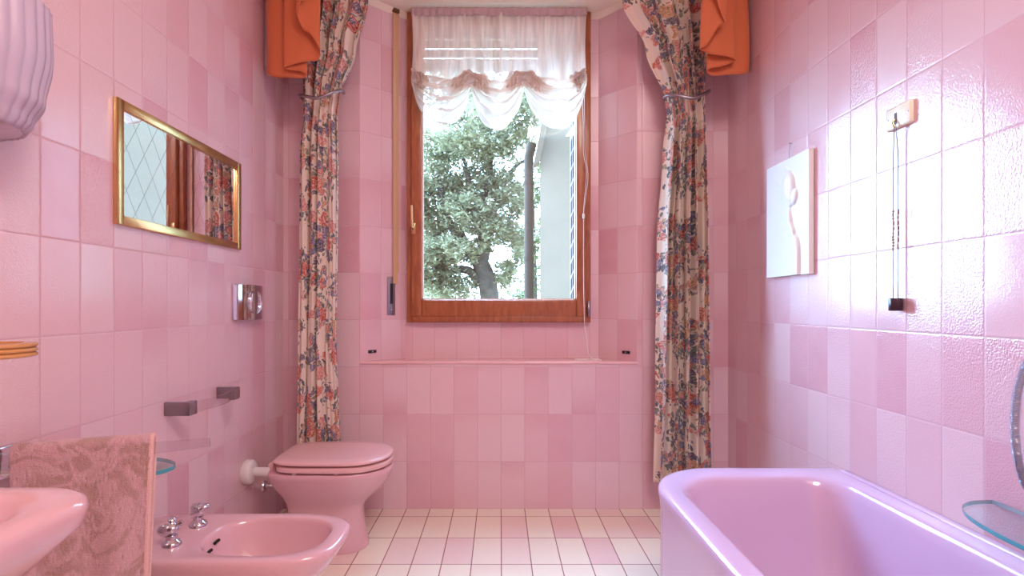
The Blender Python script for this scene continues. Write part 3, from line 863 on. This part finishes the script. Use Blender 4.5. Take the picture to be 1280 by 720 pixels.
# toilet
TY = 1.888
to = thing('toilet', (-.6, TY, 0), 'pink floor standing toilet with closed lid against the left wall', 'toilet')
m = M()
secs = [(0, -.752, -.474, .080, 4, 2.6), (.012, -.756, -.472, .083, 4, 2.6), (.03, -.754, -.479, .080, 4, 2.6), (.08, -.750, -.488, .076, 4, 2.6), (.13, -.748, -.492, .076, 4, 2.6), (.155, -.750, -.486, .082, 4, 2.5),
        (.175, -.756, -.468, .094, 3.6, 2.4), (.20, -.768, -.440, .112, 3.4, 2.3), (.225, -.785, -.413, .127, 3.4, 2.3), (.25, -.798, -.395, .138, 3.6, 2.3), (.275, -.803, -.385, .145, 4, 2.3), (.286, -.803, -.382, .147, 4, 2.3),
        (.293, -.800, -.386, .143, 4, 2.3), (.295, -.79, -.40, .130, 4, 2.3)]
m.loft([dring(a, b, TY, w, z, e1, e2) for z, a, b, w, e1, e2 in secs])
m.build('bowl', CERAMIC, to, 50)
for nm, za, zb2, x0, x1, w in (('seat', .2995, .3185, -.770, -.385, .1455), ('lid', .3235, .3375, -.778, -.387, .1445)):
    m = M(); h = zb2 - za
    m.loft([dring(x0 + .004, x1 - .004, TY, w - .004, za, 5, 2.4), dring(x0, x1, TY, w, za + .003, 5, 2.4), dring(x0, x1, TY, w, zb2 - .006, 5, 2.4), dring(x0 + .003, x1 - .003, TY, w - .003, zb2 - .0025, 5, 2.4),
            dring(x0 + .010, x1 - .010, TY, w - .010, zb2 - .0004, 5, 2.4), dring(x0 + .05, x1 - .05, TY, w - .05, zb2 + (.001 if nm == 'lid' else 0), 5, 2.4)])
    m.build(nm, CERAMIC2, to, 40)
for s in (-1, 1):
    m = M(); m.tube([(-.782, TY + s * .075 - .02, .314), (-.782, TY + s * .075 + .02, .314)], .010, 14); m.box((-.790, TY + s * .075 - .014, .292), (-.770, TY + s * .075 + .014, .314), .003); m.build('hinge', CERAMIC2, to)
m = M()
for s in (-.07, .07):
    m.lathe([(0, 0), (.008, 0), (.008, .004), (.004, .006), (0, .006)], (-.62 + s, TY - .128, .2935), n=10)
    m.build('buffer', WHITEP, to); m = M()
# flush pipe into the wall
fl = thing('flush_pipe', (XL, TY, .262), 'white plastic flush pipe with collar joining toilet to the left wall', 'pipe')
m = M(); m.tube([(XL + .003, TY, .262), (-.800, TY, .262)], .0165, 20); m.build('pipe', WHITEP, fl)
m = M(); m.lathe([(0, 0), (.041, 0), (.043, .004), (.043, .024), (.040, .028), (.030, .032), (.020, .034), (0, .034)], (XL, TY, .262), (1, 0, 0), 32); m.build('collar', WHITEP, fl)
# stop valve behind the toilet
va = thing('stop_valve', (XL, 2.04, .158), 'small chrome stop valve low in the corner behind the toilet', 'valve')
m = M(); m.lathe([(0, 0), (.022, 0), (.02, .005), (.009, .008), (.009, .05), (0, .05)], (XL, 2.04, .158), (1, 0, 0), 18); m.tube([(XL + .04, 2.04, .158), (XL + .04, 2.04, .20)], .007, 12); m.build('body', CHROME, va)
m = M(); m.lathe([(0, 0), (.013, .001), (.016, .006), (.016, .014), (.010, .02), (0, .021)], (XL + .048, 2.04, .158), (1, 0, 0), 8); m.build('knob', CHROME, va)

# bidet
BY = 1.262
bd = thing('bidet', (-.6, BY, 0), 'pink floor standing bidet with two chrome taps beside the towel', 'bidet')
m = M()
out = [(0, -.86, -.50, .085), (.015, -.865, -.495, .088), (.08, -.862, -.51, .084), (.14, -.87, -.495, .090), (.18, -.88, -.465, .104), (.22, -.895, -.43, .120), (.26, -.908, -.395, .131), (.288, -.911, -.376, .1355), (.300, -.911, -.371, .1365), (.307, -.910, -.374, .134), (.310, -.906, -.380, .129)]
rings = [dring(a, b, BY, w, z, 5, 3.5) for z, a, b, w in out]
inn = [(.310, -.706, -.408, .106, 2.6, 2.8), (.3075, -.700, -.413, .103, 2.6, 2.8), (.300, -.696, -.416, .100, 2.6, 2.8), (.27, -.686, -.425, .093, 2.6, 2.8), (.23, -.668, -.45, .080, 2.5, 2.6), (.205, -.64, -.49, .060, 2.3, 2.3), (.197, -.60, -.53, .03, 2, 2), (.195, -.57, -.555, .01, 2, 2)]
rings += [dring(a, b, BY, w, z, e1, e2) for z, a, b, w, e1, e2 in inn]
m.loft(rings); m.build('body', CERAMIC, bd, 50)
for i, s in enumerate((-1, 1)):
    y = BY + s * .053; x = -.756; z = .310
    t_ = M(); t_.lathe([(0, -.002), (.021, -.002), (.021, .004), (.019, .008), (.015, .011), (.012, .014), (.012, .024), (0, .024)], (x, y, z), n=24)
    tap = t_.build('tap', CHROME, bd, 40, loc=(x, y, z))
    h = M()
    if s < 0:
        h.lathe([(0, .024), (.010, .024), (.016, .032), (.020, .040), (.018, .046), (.009, .050), (.007, .054), (.009, .058), (.006, .063), (0, .064)], (x, y, z), n=20)
        bmx = bmesh.new(); bmesh.ops.create_uvsphere(bmx, u_segments=18, v_segments=12, radius=.016)
        for v in bmx.verts: v.co = Vector((v.co.x * 1.05 - .012 + x, v.co.y * .5 + y - .008, v.co.z * .95 + z + .036))
        h.bm(bmx)
        h.tube([(x + .004, y, z + .04), (x + .022, y + .004, z + .052)], .006, 10)
    else:
        bmx = bmesh.new(); bmesh.ops.create_uvsphere(bmx, u_segments=24, v_segments=16, radius=.02)
        R2 = Matrix.Rotation(-.55, 3, 'Y')
        for v in bmx.verts:
            q = R2 @ Vector((v.co.x * 1.35, v.co.y * .85, v.co.z * .72)); v.co = q + Vector((x + .006, y - .003, z + .039))
        h.bm(bmx)
        h.lathe([(0, .022), (.013, .022), (.014, .05), (.010, .054), (0, .055)], (x - .004, y, z), n=18)
    h.build('handle', CHROME, tap, 50)
for (yy, zz, L_) in ((BY + .012, .288, .010), (BY - .030, .280, .017)):
    m = M(); xw_ = -.692 + (.300 - zz) * .1
    R3 = Matrix.Rotation(0, 3, 'X')
    m.tube([(xw_ + .0035, yy - L_, zz), (xw_ + .0025, yy, zz), (xw_ + .0035, yy + L_, zz)], .0036, 10); tag(m.build('overflow_slot', BLACK, bd), 'dark overflow slot')

# washbasin (only its front corner shows)
wb = thing('washbasin', (XL, .30, .5), 'pink washbasin corner at the lower left in front of the towel', 'washbasin')
def rr4(x0, x1, y0, y1, z, rads, n=14):
    # corners: (x1,y1),(x0,y1),(x0,y0),(x1,y0)
    out = []
    for (cx, cy, r, a0) in ((x1, y1, rads[0], 0), (x0, y1, rads[1], PI / 2), (x0, y0, rads[2], PI), (x1, y0, rads[3], 1.5 * PI)):
        sx, sy = (1 if cx == x1 else -1), (1 if cy == y1 else -1)
        ox, oy = cx - sx * r, cy - sy * r
        for k in range(n):
            a = a0 + PI / 2 * k / (n - 1)
            out.append((ox + r * math.cos(a), oy + r * math.sin(a), z))
    return out
m = M(); zr = .664
def wr(z, i, r=.060, side=None): return rr4(XL, -.424 - i, .03 + i, .583 - i, z, (max(.02, r - i * .3), .02, .02, max(.02, r - i * .3)), 14)
R_ = [rr4(XL, -.66, .20, .40, .50, (.09, .02, .02, .09)), rr4(XL, -.60, .15, .455, .53, (.10, .02, .02, .10)), rr4(XL, -.525, .10, .51, .568, (.10, .02, .02, .10)), rr4(XL, -.452, .05, .562, .605, (.08, .02, .02, .08)),
      rr4(XL, -.427, .032, .581, .638, (.062, .02, .02, .062)), wr(.652, .001), wr(.660, .003), wr(.664, .010)]
R_ += [rr4(-.80, -.455, .06, .552, .664, (.065, .06, .06, .065)), rr4(-.795, -.463, .068, .544, .661, (.07, .06, .06, .07)), rr4(-.79, -.478, .082, .53, .64, (.08, .07, .07, .08)), rr4(-.76, -.53, .13, .485, .58, (.10, .08, .08, .10)), rr4(-.71, -.60, .22, .39, .548, (.05, .05, .05, .05)), rr4(-.68, -.63, .28, .33, .545, (.02, .02, .02, .02))]
m.loft(R_); m.build('bowl', CERAMIC, wb, 50)
m = M(); m.lathe([(0, 0), (.024, 0), (.024, .003), (.018, .004), (0, .002)], (-.655, .305, .5455), n=20); m.build('drain', CHROME, wb)
m = M(); m.loft([rr4(XL, -.74, .22, .38, 0, (.06, .02, .02, .06)), rr4(XL, -.76, .24, .36, .1, (.05, .02, .02, .05)), rr4(XL, -.76, .24, .36, .40, (.05, .02, .02, .05)), rr4(XL, -.68, .20, .40, .505, (.08, .02, .02, .08))]); m.build('pedestal', CERAMIC, wb, 50)

# ------------------------------------------------------------------ bathtub
bt = thing('bathtub', (.68, .65, 0), 'lilac pink bathtub with rounded corner along the right wall', 'bathtub')
m = M(); n_ = 16
def br_(x0, x1, y0, y1, z, r): return rr4(x0, x1, y0, y1, z, r, n_)
E = XR - .0015
rad = (.03, .19, .10, .03)
Rg = [br_(.408, E, -.40, 1.488, 0, (.03, .185, .10, .03)), br_(.408, E, -.40, 1.488, .34, (.03, .185, .10, .03)), br_(.405, E, -.40, 1.492, .372, (.03, .188, .10, .03)), br_(.403, E, -.40, 1.495, .388, rad), br_(.405, E, -.40, 1.494, .396, rad), br_(.412, E, -.395, 1.488, .401, (.03, .185, .10, .03)), br_(.42, E - .005, -.39, 1.480, .402, (.03, .18, .10, .03)),
      br_(.448, .915, -.31, 1.425, .401, (.09, .15, .15, .09)), br_(.457, .907, -.30, 1.416, .3975, (.09, .148, .15, .09)), br_(.464, .901, -.295, 1.408, .389, (.09, .146, .15, .09)), br_(.470, .897, -.29, 1.400, .37, (.09, .145, .14, .09)),
      br_(.485, .885, -.27, 1.36, .25, (.09, .14, .14, .09)), br_(.50, .872, -.25, 1.31, .13, (.09, .13, .13, .09)), br_(.52, .852, -.22, 1.26, .075, (.09, .12, .12, .09)), br_(.56, .81, -.17, 1.20, .058, (.08, .09, .09, .08)), br_(.62, .75, -.1, 1.1, .055, (.05, .05, .05, .05))]
m.loft(Rg); m.build('tub', TUBM, bt, 45)
m = M(); m.box((E - .022, -.40, .398), (E, 1.455, .4062), .0039, 4); m.build('upstand', TUBM, bt, 50)

# ------------------------------------------------------------------ shower hose
sh_ = M(); hy = .955
hose = catmull([at(1296, 430, hy), at(1284, 455, hy), at(1274, 482, hy), at(1269.5, 512, hy), at(1269, 545, hy), at(1272.5, 575, hy), at(1279, 598, hy - .01), at(1288, 612, hy - .02), Vector((.93, .86, .50)), Vector((.94, .78, .52)), Vector((.955, .72, .60))], 150)
sh_.tube(hose, lambda t: .0066 + .0013 * math.sin(t * 2 * PI * 190), 8)
hz = sh_.build('shower_hose', simple('chrome_hose', (206, 206, 220), .25, metal=0.6), None, 60, loc=hose[len(hose) // 2])
tag(hz, 'ribbed chrome shower hose looping beside the right wall at the photo edge', 'hose')
m = M(); m.lathe([(0, 0), (.012, 0), (.012, .012), (.009, .016), (0, .016)], (XR - .012, .72, .60), (-1, 0, 0), 16); m.lathe([(0, 0), (.02, 0), (.018, .006), (.010, .012), (0, .012)], (XR, .72, .60), (-1, 0, 0), 20); m.build('connector', CHROME, hz)
m = M(); p = hose[0]; m.lathe([(0, 0), (.011, 0), (.011, .05), (.02, .09), (.02, .11), (0, .11)], p + Vector((0, 0, -.005)), (.25, -.1, 1), 16); m.box((p.x + .0, p.y - .01, p.z + .02), (XR, p.y + .01, p.z + .045), .004); m.build('holder', CHROME, hz)

# ------------------------------------------------------------------ relief plaque
pq = thing('relief_plaque', (XR, 1.74, 1.15), 'white glossy relief plaque of a stylised figure hanging on the right wall', 'wall art')
py0, py1, pz0, pz1, xf = 1.611, 1.864, .960, 1.345, .9506
def seg(p, a, b):
    a, b, p = Vector(a), Vector(b), Vector(p); t = max(0, min(1, (p - a).dot(b - a) / (b - a).length_squared)); return (p - (a + (b - a) * t)).length, t
spine = [(.60, .66), (.63, .58), (.68, .47), (.76, .36), (.82, .27), (.84, .18), (.83, .08), (.82, .0)]
def relief(u, v):
    # u: 0 far side .. 1 near side; v up. w, q in metres
    w, q = u * .253, v * .385
    h = 0
    def ell(cu, cv, a, b, ht, rot=0):
        x, y = w - cu * .253, q - cv * .385
        X = x * math.cos(rot) + y * math.sin(rot); Y = -x * math.sin(rot) + y * math.cos(rot)
        r = (X / a) ** 2 + (Y / b) ** 2
        return ht * math.sqrt(1 - r) if r < 1 else 0
    h = max(h, ell(.57, .745, .036, .056, .015, .12), ell(.70, .655, .017, .026, .010, -.25), ell(.60, .655, .022, .030, .008))
    bodyx = smoothk([(0, .83), (.08, .835), (.18, .835), (.26, .81), (.36, .73), (.46, .66), (.56, .625), (.64, .60)], v)
    if v < .62:
        e = bodyx - u                      # back and shoulder: sharp outline, soft fall towards the far side
        up = min(1, max(0, e / .035)); up = up * up * (3 - 2 * up)
        if e > 0: h = max(h, .0095 * up * math.exp(-(max(0, e - .03) / (.10 + .40 * (.64 - v) / .64)) ** 2) * min(1, (.62 - v) * 9))
    h = max(h, ell(.74, .24, .020, .040, .0125, .2))
    for a, b, ht, wd in (((.20, .885), (.33, .80), .0028, .0025), ((.50, .93), (.78, .80), .0022, .002), ((.26, .43), (.36, .48), .002, .002), ((.24, .62), (.27, .56), .0015, .002)):
        dd, t = seg((w, q), (a[0] * .253, a[1] * .385), (b[0] * .253, b[1] * .385))
        if dd < wd: h += ht * (1 - dd / wd)
    return h
m = M(); NU, NV = 110, 160
def plq(a, b): return (xf - relief(1 - a, b), py0 + (py1 - py0) * a, pz0 + (pz1 - pz0) * b)
m.grid(plq, NU, NV)
V = [(xf, py0, pz0), (xf, py1, pz0), (xf, py1, pz1), (xf, py0, pz1)]; W_ = [(XR - .002, p[1], p[2]) for p in V]
m.add(V + W_, [(0, 4, 5, 1), (1, 5, 6, 2), (2, 6, 7, 3), (3, 7, 4, 0), (4, 7, 6, 5)])
m.build('panel', PLASTER, pq, 50)
nl = at(988.5, 179.5, 1.735); nl.x = XR - .004
m = M(); m.tube([(XR, nl.y, nl.z), (XR - .010, nl.y, nl.z + .002)], .0015, 8); m.build('nail', STEEL, pq)
m = M(); m.tube([(XR - .004, nl.y - .012, pz1 - .002), (XR - .006, nl.y, nl.z + .0015), (XR - .004, nl.y + .012, pz1 - .002)], .0007, 6); m.build('wire', STEEL, pq)

# ------------------------------------------------------------------ pull cord switch
ps_ = thing('pull_switch', (XR, 1.26, 1.317), 'cream pull cord switch plate with long beaded cord on the right wall', 'switch')
IVORY = simple('ivory_plastic', (236, 232, 206), .3, coat=.2)
m = M(); m.box((XR - .0105, 1.2205, 1.290), (XR, 1.301, 1.345), .006, 3); m.build('plate', IVORY, ps_, 50)
m = M(); m.box((XR - .0115, 1.2625, 1.300), (XR - .0095, 1.2715, 1.328), .001); m.build('slot', GREYC, ps_)
for y in (1.229, 1.292):
    m = M(); m.lathe([(0, 0), (.0022, 0), (.002, .0008), (0, .001)], (XR - .0105, y, 1.3175), (-1, 0, 0), 10); m.build('screw', STEEL, ps_)
m = M(); m.tube(catmull([(XR - .010, 1.267, 1.312), (XR - .017, 1.267, 1.306), (XR - .016, 1.263, 1.290)], 6), .002, 8); m.build('hook', BRASS, ps_)
cxw = XR - .016
ca, cb = 1.2635, 1.248
ztie = 1.29
for i, yy in enumerate((ca + .004, ca - .012)):
    m = M(); m.tube([(cxw, ca if i == 0 else ca - .004, 1.292 if i == 0 else 1.300), (cxw, yy, 1.22), (cxw, yy, 1.0), (cxw, yy, .875)], .0011, 6); m.build('cord', GREYC, ps_)
    BEAD = simple('mauve_bead', (112, 66, 84) if i else (150, 110, 110), .3, coat=.4)
    m = M(); z = at(0, 262, 1.262).z; zend = at(0, 311, 1.262).z; random.seed(4 + i); j = 0
    while z > zend:
        L_ = random.choice((.006, .010, .014)); r_ = .0030 if L_ < .008 else .0022
        off = .0015 * math.sin(j * 1.3)
        m.lathe([(.0011, 0), (r_, -.2 * L_), (r_, -.8 * L_), (.0011, -L_)], (cxw + off * .3, yy + off, z), n=10); z -= L_ + .001; j += 1
    m.build('beads', BEAD, ps_, 60)
m = M(); m.lathe([(0, 0), (.0135, 0), (.0145, -.0015), (.0145, -.029), (.0135, -.0305), (0, -.0305)], (cxw, ca - .004, .880), n=28); m.build('weight', PURPLE, ps_, 40)

# ------------------------------------------------------------------ outside
GZ = -1.6
m = M(); m.grid(lambda u, v: (-40 + 80 * u, 2.9 + 57 * v, GZ + (3.0 * max(0, (v - .45)) ** 1.5) + .15 * mnoise.noise(Vector((u * 14, v * 14, 0)))), 60, 60)
struct(m.build('ground', GRASS, None, 60))
def tree(label, base, trunk_r, forks, blobs, leafm, leafsize, nper, seed, grp=None):
    random.seed(seed)
    t = thing('garden_tree', base, label, 'tree', grp)
    m = M()
    for pts, r0, r1 in forks:
        m.tube(catmull(pts, 8), lambda k, r0=r0, r1=r1: r0 + (r1 - r0) * k, 10)
    m.build('trunk', BARK, t, 60)
    vs, fs = [], []
    for (c, rad, dens) in blobs:
        c = Vector(c); n = int(nper * dens)
        subc = []
        for _ in range(max(4, n // 45)):
            dvec = Vector((random.gauss(0, 1), random.gauss(0, 1), random.gauss(0, 1))).normalized() * random.random() ** .45
            subc.append(c + Vector((dvec.x * rad[0], dvec.y * rad[1], dvec.z * rad[2])))
        for _ in range(n):
            q = random.choice(subc) + Vector((random.gauss(0, 1), random.gauss(0, 1), random.gauss(0, .8))) * (.085 * (rad[0] + rad[2]))
            a = Vector((random.gauss(0, 1), random.gauss(0, 1), random.gauss(0, .5))).normalized()
            b = a.cross(Vector((random.gauss(0, .4), random.gauss(0, .4), 1))).normalized()
            l = leafsize * random.uniform(.6, 1.4); w = l * .45; o = len(vs)
            up = a.cross(b) * l * .12
            vs += [q - a * l, q + b * w + up, q + a * l, q - b * w + up]
            fs.append((o, o + 1, o + 2, o + 3))
    m = M(); m.fix = False; m.add(vs, fs); m.build('foliage', leafm, t, 0)
    return t
D = 13.0
a = lambda x, y, d=D: at(x, y, d)
forks = [
 ([a(612, 470), a(611, 400), a(612, 372), a(607, 345), a(600, 328)], .27, .21),
 ([a(604, 340), a(590, 318), a(572, 296), a(556, 262), a(548, 220)], .17, .05),
 ([a(600, 332), a(606, 300), a(602, 260), a(612, 210), a(610, 160)], .20, .05),
 ([a(598, 352), a(585, 338), a(560, 338), a(535, 345), a(505, 338)], .13, .04),
 ([a(612, 300), a(618, 262), a(632, 226), a(648, 205), a(664, 200)], .10, .03),
 ([a(590, 318), a(578, 292), a(566, 285), a(540, 296)], .07, .025),
 ([a(604, 262), a(588, 232), a(580, 200), a(560, 170)], .08, .025)]
blobs = []
for (x, y, rx, rz, dn) in ((545, 190, 38, 30, 1.0), (590, 165, 42, 34, 1.1), (635, 175, 34, 34, .75), (560, 235, 40, 30, 1.1), (612, 222, 34, 28, .75), (540, 280, 34, 28, 1.0), (585, 268, 34, 24, .85), (640, 245, 26, 30, .65),
                     (530, 325, 34, 26, 1.0), (555, 358, 44, 24, 1.1), (642, 300, 22, 32, .6), (575, 312, 26, 16, .6), (612, 285, 22, 20, .5), (598, 310, 16, 12, .2), (520, 255, 26, 40, .8), (548, 330, 26, 20, .6), (650, 130, 40, 30, .8), (575, 110, 60, 30, 1.1), (500, 230, 40, 60, 1.4), (630, 345, 14, 20, .35)):
    p = a(x, y, D + random.uniform(-.8, .8)); k = D / F
    blobs.append((p, (rx * k, 1.0, rz * k), dn))
tree('grey green leafy tree with forking trunk outside the window', (a(612, 470).x, D, GZ + .2), .3, forks, blobs, LEAF, .062, 3900, 11)
D2 = 19.0
blobs = [(at(x, y, D2), (rx * D2 / F, 1.4, rz * D2 / F), dn) for x, y, rx, rz, dn in ((668, 235, 20, 46, .9), (664, 310, 22, 44, .9), (655, 372, 30, 30, .8), (690, 280, 22, 70, .8))]
tree('narrower tree behind the grey downpipe outside', (at(668, 400, D2).x, D2, GZ + .3), .2, [([(at(668, 400, D2).x, D2, GZ), at(668, 380, D2), at(667, 300, D2), at(666, 240, D2)], .16, .04)], blobs, LEAF2, .09, 1500, 12)
D3 = 26.0
blobs = [(at(x, y, D3), (rx * D3 / F, 1.6, rz * D3 / F), dn) for x, y, rx, rz, dn in ((520, 375, 40, 22, 1.0), (560, 385, 40, 20, .9), (640, 390, 36, 14, .8), (600, 390, 36, 16, .8), (480, 350, 40, 40, 1.0), (690, 385, 36, 18, .8))]
t3 = tree('low distant greenery along the horizon under the tree', (at(590, 400, D3).x, D3, GZ + .4), .2, [([(at(590, 400, D3).x, D3, GZ), at(590, 385, D3)], .12, .05)], blobs, LEAF2, .13, 1100, 13)
t3['category'] = 'bushes'; t3.name = 'distant_bushes'

# wing of the house seen at the right of the window
hw_ = thing('house_wing', (1.2, 6.3, GZ), 'pale rendered house wall with a brown roof edge board outside the window', 'building')
WYD = 6.0
wl = at(675, 300, WYD).x
m = M(); plan = [(wl, WYD), (2.9, WYD), (2.9, 8.4), (wl + .45, 8.4)]
m.loft([[(x, y, GZ) for x, y in plan], [(x, y, 3.6) for x, y in plan]]); m.build('wall', RENDERW, hw_, 0)
m = M(); pl2 = [(wl - .05, WYD - .25), (3.1, WYD - .25), (3.1, 8.7), (wl + .40, 8.7)]
m.loft([[(x, y, 3.6) for x, y in pl2], [(x, y, 3.7) for x, y in pl2], [(x + (.9 if k in (0, 3) else -.9), y, 4.5) for k, (x, y) in enumerate(pl2)]]); m.build('roof', EAVE, hw_, 0)
m = M(); q = [at(667, 205, WYD - .16), at(674.5, 203, WYD - .16), at(690, 130, WYD - .16), at(682, 130, WYD - .16)]
m.loft([[tuple(p) for p in q], [(p.x, WYD + .02, p.z) for p in q]]); m.build('eave_board', EAVE, hw_, 0)
# grey downpipe
dpY = 8.32; dx = at(661, 300, dpY).x
dp = M(); dp.tube([(dx, dpY, GZ), (dx, dpY, 3.20), (dx + .05, dpY - .0, 3.42)], .075, 16)
for z in (.2, 1.6, 2.8): dp.lathe([(.0, -.03), (.085, -.03), (.085, .03), (0, .03)], (dx, dpY, z), n=16)
o = dp.build('downpipe', PIPEM, None, 40, loc=(dx, dpY, GZ)); tag(o, 'grey vertical downpipe standing between the tree and the pale house wing', 'downpipe')
# folded security grille just outside the glass at right
gr = thing('folding_grille', (.37, 2.55, .80), 'dark blue folded security lattice outside the right edge of the glass', 'grille')
gy_ = 2.56
def gX(px): return (px - VX) * gy_ / F
for px in (714, 719.5):
    m = M(); m.box((gX(px) - .004, gy_ - .006, .80), (gX(px) + .004, gy_ + .006, 2.15), .001); m.build('upright', GRILLE, gr, 0)
m = M(); m.box((gX(716.6) - .004, gy_ + .002, .80), (gX(716.6) + .005, gy_ + .012, 2.15), .001); m.build('back_bar', GRILLE, gr, 0)
m = M(); z = .84; k = 0
while z < 2.08:
    m.tube([(gX(713), gy_ - .009, z), (gX(720), gy_ - .009, z + .075)] if True else None, .0022, 6); z += .075; k += 1
m.build('lattice', SHUT, gr, 0)

# ------------------------------------------------------------------ light
w = bpy.data.worlds.new('sky'); sc.world = w; w.use_nodes = True
nt = w.node_tree; nt.nodes.clear()
o_ = nt.nodes.new('ShaderNodeOutputWorld'); b_ = nt.nodes.new('ShaderNodeBackground')
tc = nt.nodes.new('ShaderNodeTexCoord'); sx = nt.nodes.new('ShaderNodeSeparateXYZ'); cr = nt.nodes.new('ShaderNodeValToRGB')
nt.links.new(tc.outputs['Generated'], sx.inputs[0]); nt.links.new(sx.outputs[2], cr.inputs[0])
cr.color_ramp.elements[0].position = 0.0; cr.color_ramp.elements[0].color = (0.44, 0.69, 1.0, 1)
cr.color_ramp.elements[1].position = 0.7; cr.color_ramp.elements[1].color = (0.38, 0.64, 1.0, 1)
# bright hazy sky around the veiled sun, high to the left of the window
dt = nt.nodes.new('ShaderNodeVectorMath'); dt.operation = 'DOT_PRODUCT'; dt.inputs[1].default_value = Vector((-.70, .58, .42)).normalized()
nt.links.new(tc.outputs['Generated'], dt.inputs[0])
mr = nt.nodes.new('ShaderNodeMapRange'); mr.interpolation_type = 'SMOOTHSTEP'
for k_, v_ in ((1, .15), (2, 1.0), (3, 0.0), (4, 1.0)): mr.inputs[k_].default_value = v_
pw = nt.nodes.new('ShaderNodeMath'); pw.operation = 'POWER'; pw.inputs[1].default_value = 1.35
ma = nt.nodes.new('ShaderNodeMath'); ma.operation = 'MULTIPLY_ADD'; ma.inputs[1].default_value = 46.0; ma.inputs[2].default_value = 5.0
nt.links.new(dt.outputs['Value'], mr.inputs[0]); nt.links.new(mr.outputs[0], pw.inputs[0]); nt.links.new(pw.outputs[0], ma.inputs[0]); nt.links.new(ma.outputs[0], b_.inputs[1])
nt.links.new(cr.outputs[0], b_.inputs[0]); nt.links.new(b_.outputs[0], o_.inputs[0])
w.cycles.sampling_method = 'MANUAL'; w.cycles.sample_map_resolution = 256

def area(name, loc, rot, sx_, sy_, power, col):
    l = bpy.data.lights.new(name, 'AREA'); l.shape = 'RECTANGLE'; l.size = sx_; l.size_y = sy_; l.energy = power; l.color = col
    o = bpy.data.objects.new(name, l); C.objects.link(o); o.location = loc; o.rotation_euler = rot; return o
area('room_fill_light', (.58, -.15, CEIL - .05), (0, 0, 0), .6, .9, 35.0, (1.0, .92, .855))  # added fill light behind the camera, brightens the room; no lamp seen there
# ------------------------------------------------------------------ camera, view
cam = bpy.data.cameras.new('camera'); co = bpy.data.objects.new('camera', cam); C.objects.link(co)
co.location = (0, 0, EYE); co.rotation_euler = (PI / 2, 0, 0)
cam.sensor_width = 36.0; cam.lens = F / 1280 * 36.0
cam.shift_x = (640 - VX) / 1280; cam.shift_y = (VY - 360) / 1280; cam.clip_start = .02
sc.camera = co
vs_ = sc.view_settings
sc.display_settings.display_device = 'sRGB'
vs_.view_transform = 'Standard'; vs_.look = 'None'; vs_.gamma = 1.0; vs_.use_curve_mapping = False; vs_.exposure = 0.08
cy = sc.cycles
cy.use_denoising = True; cy.max_bounces = 10; cy.diffuse_bounces = 6; cy.glossy_bounces = 5; cy.transparent_max_bounces = 24; cy.sample_clamp_indirect = 6.0
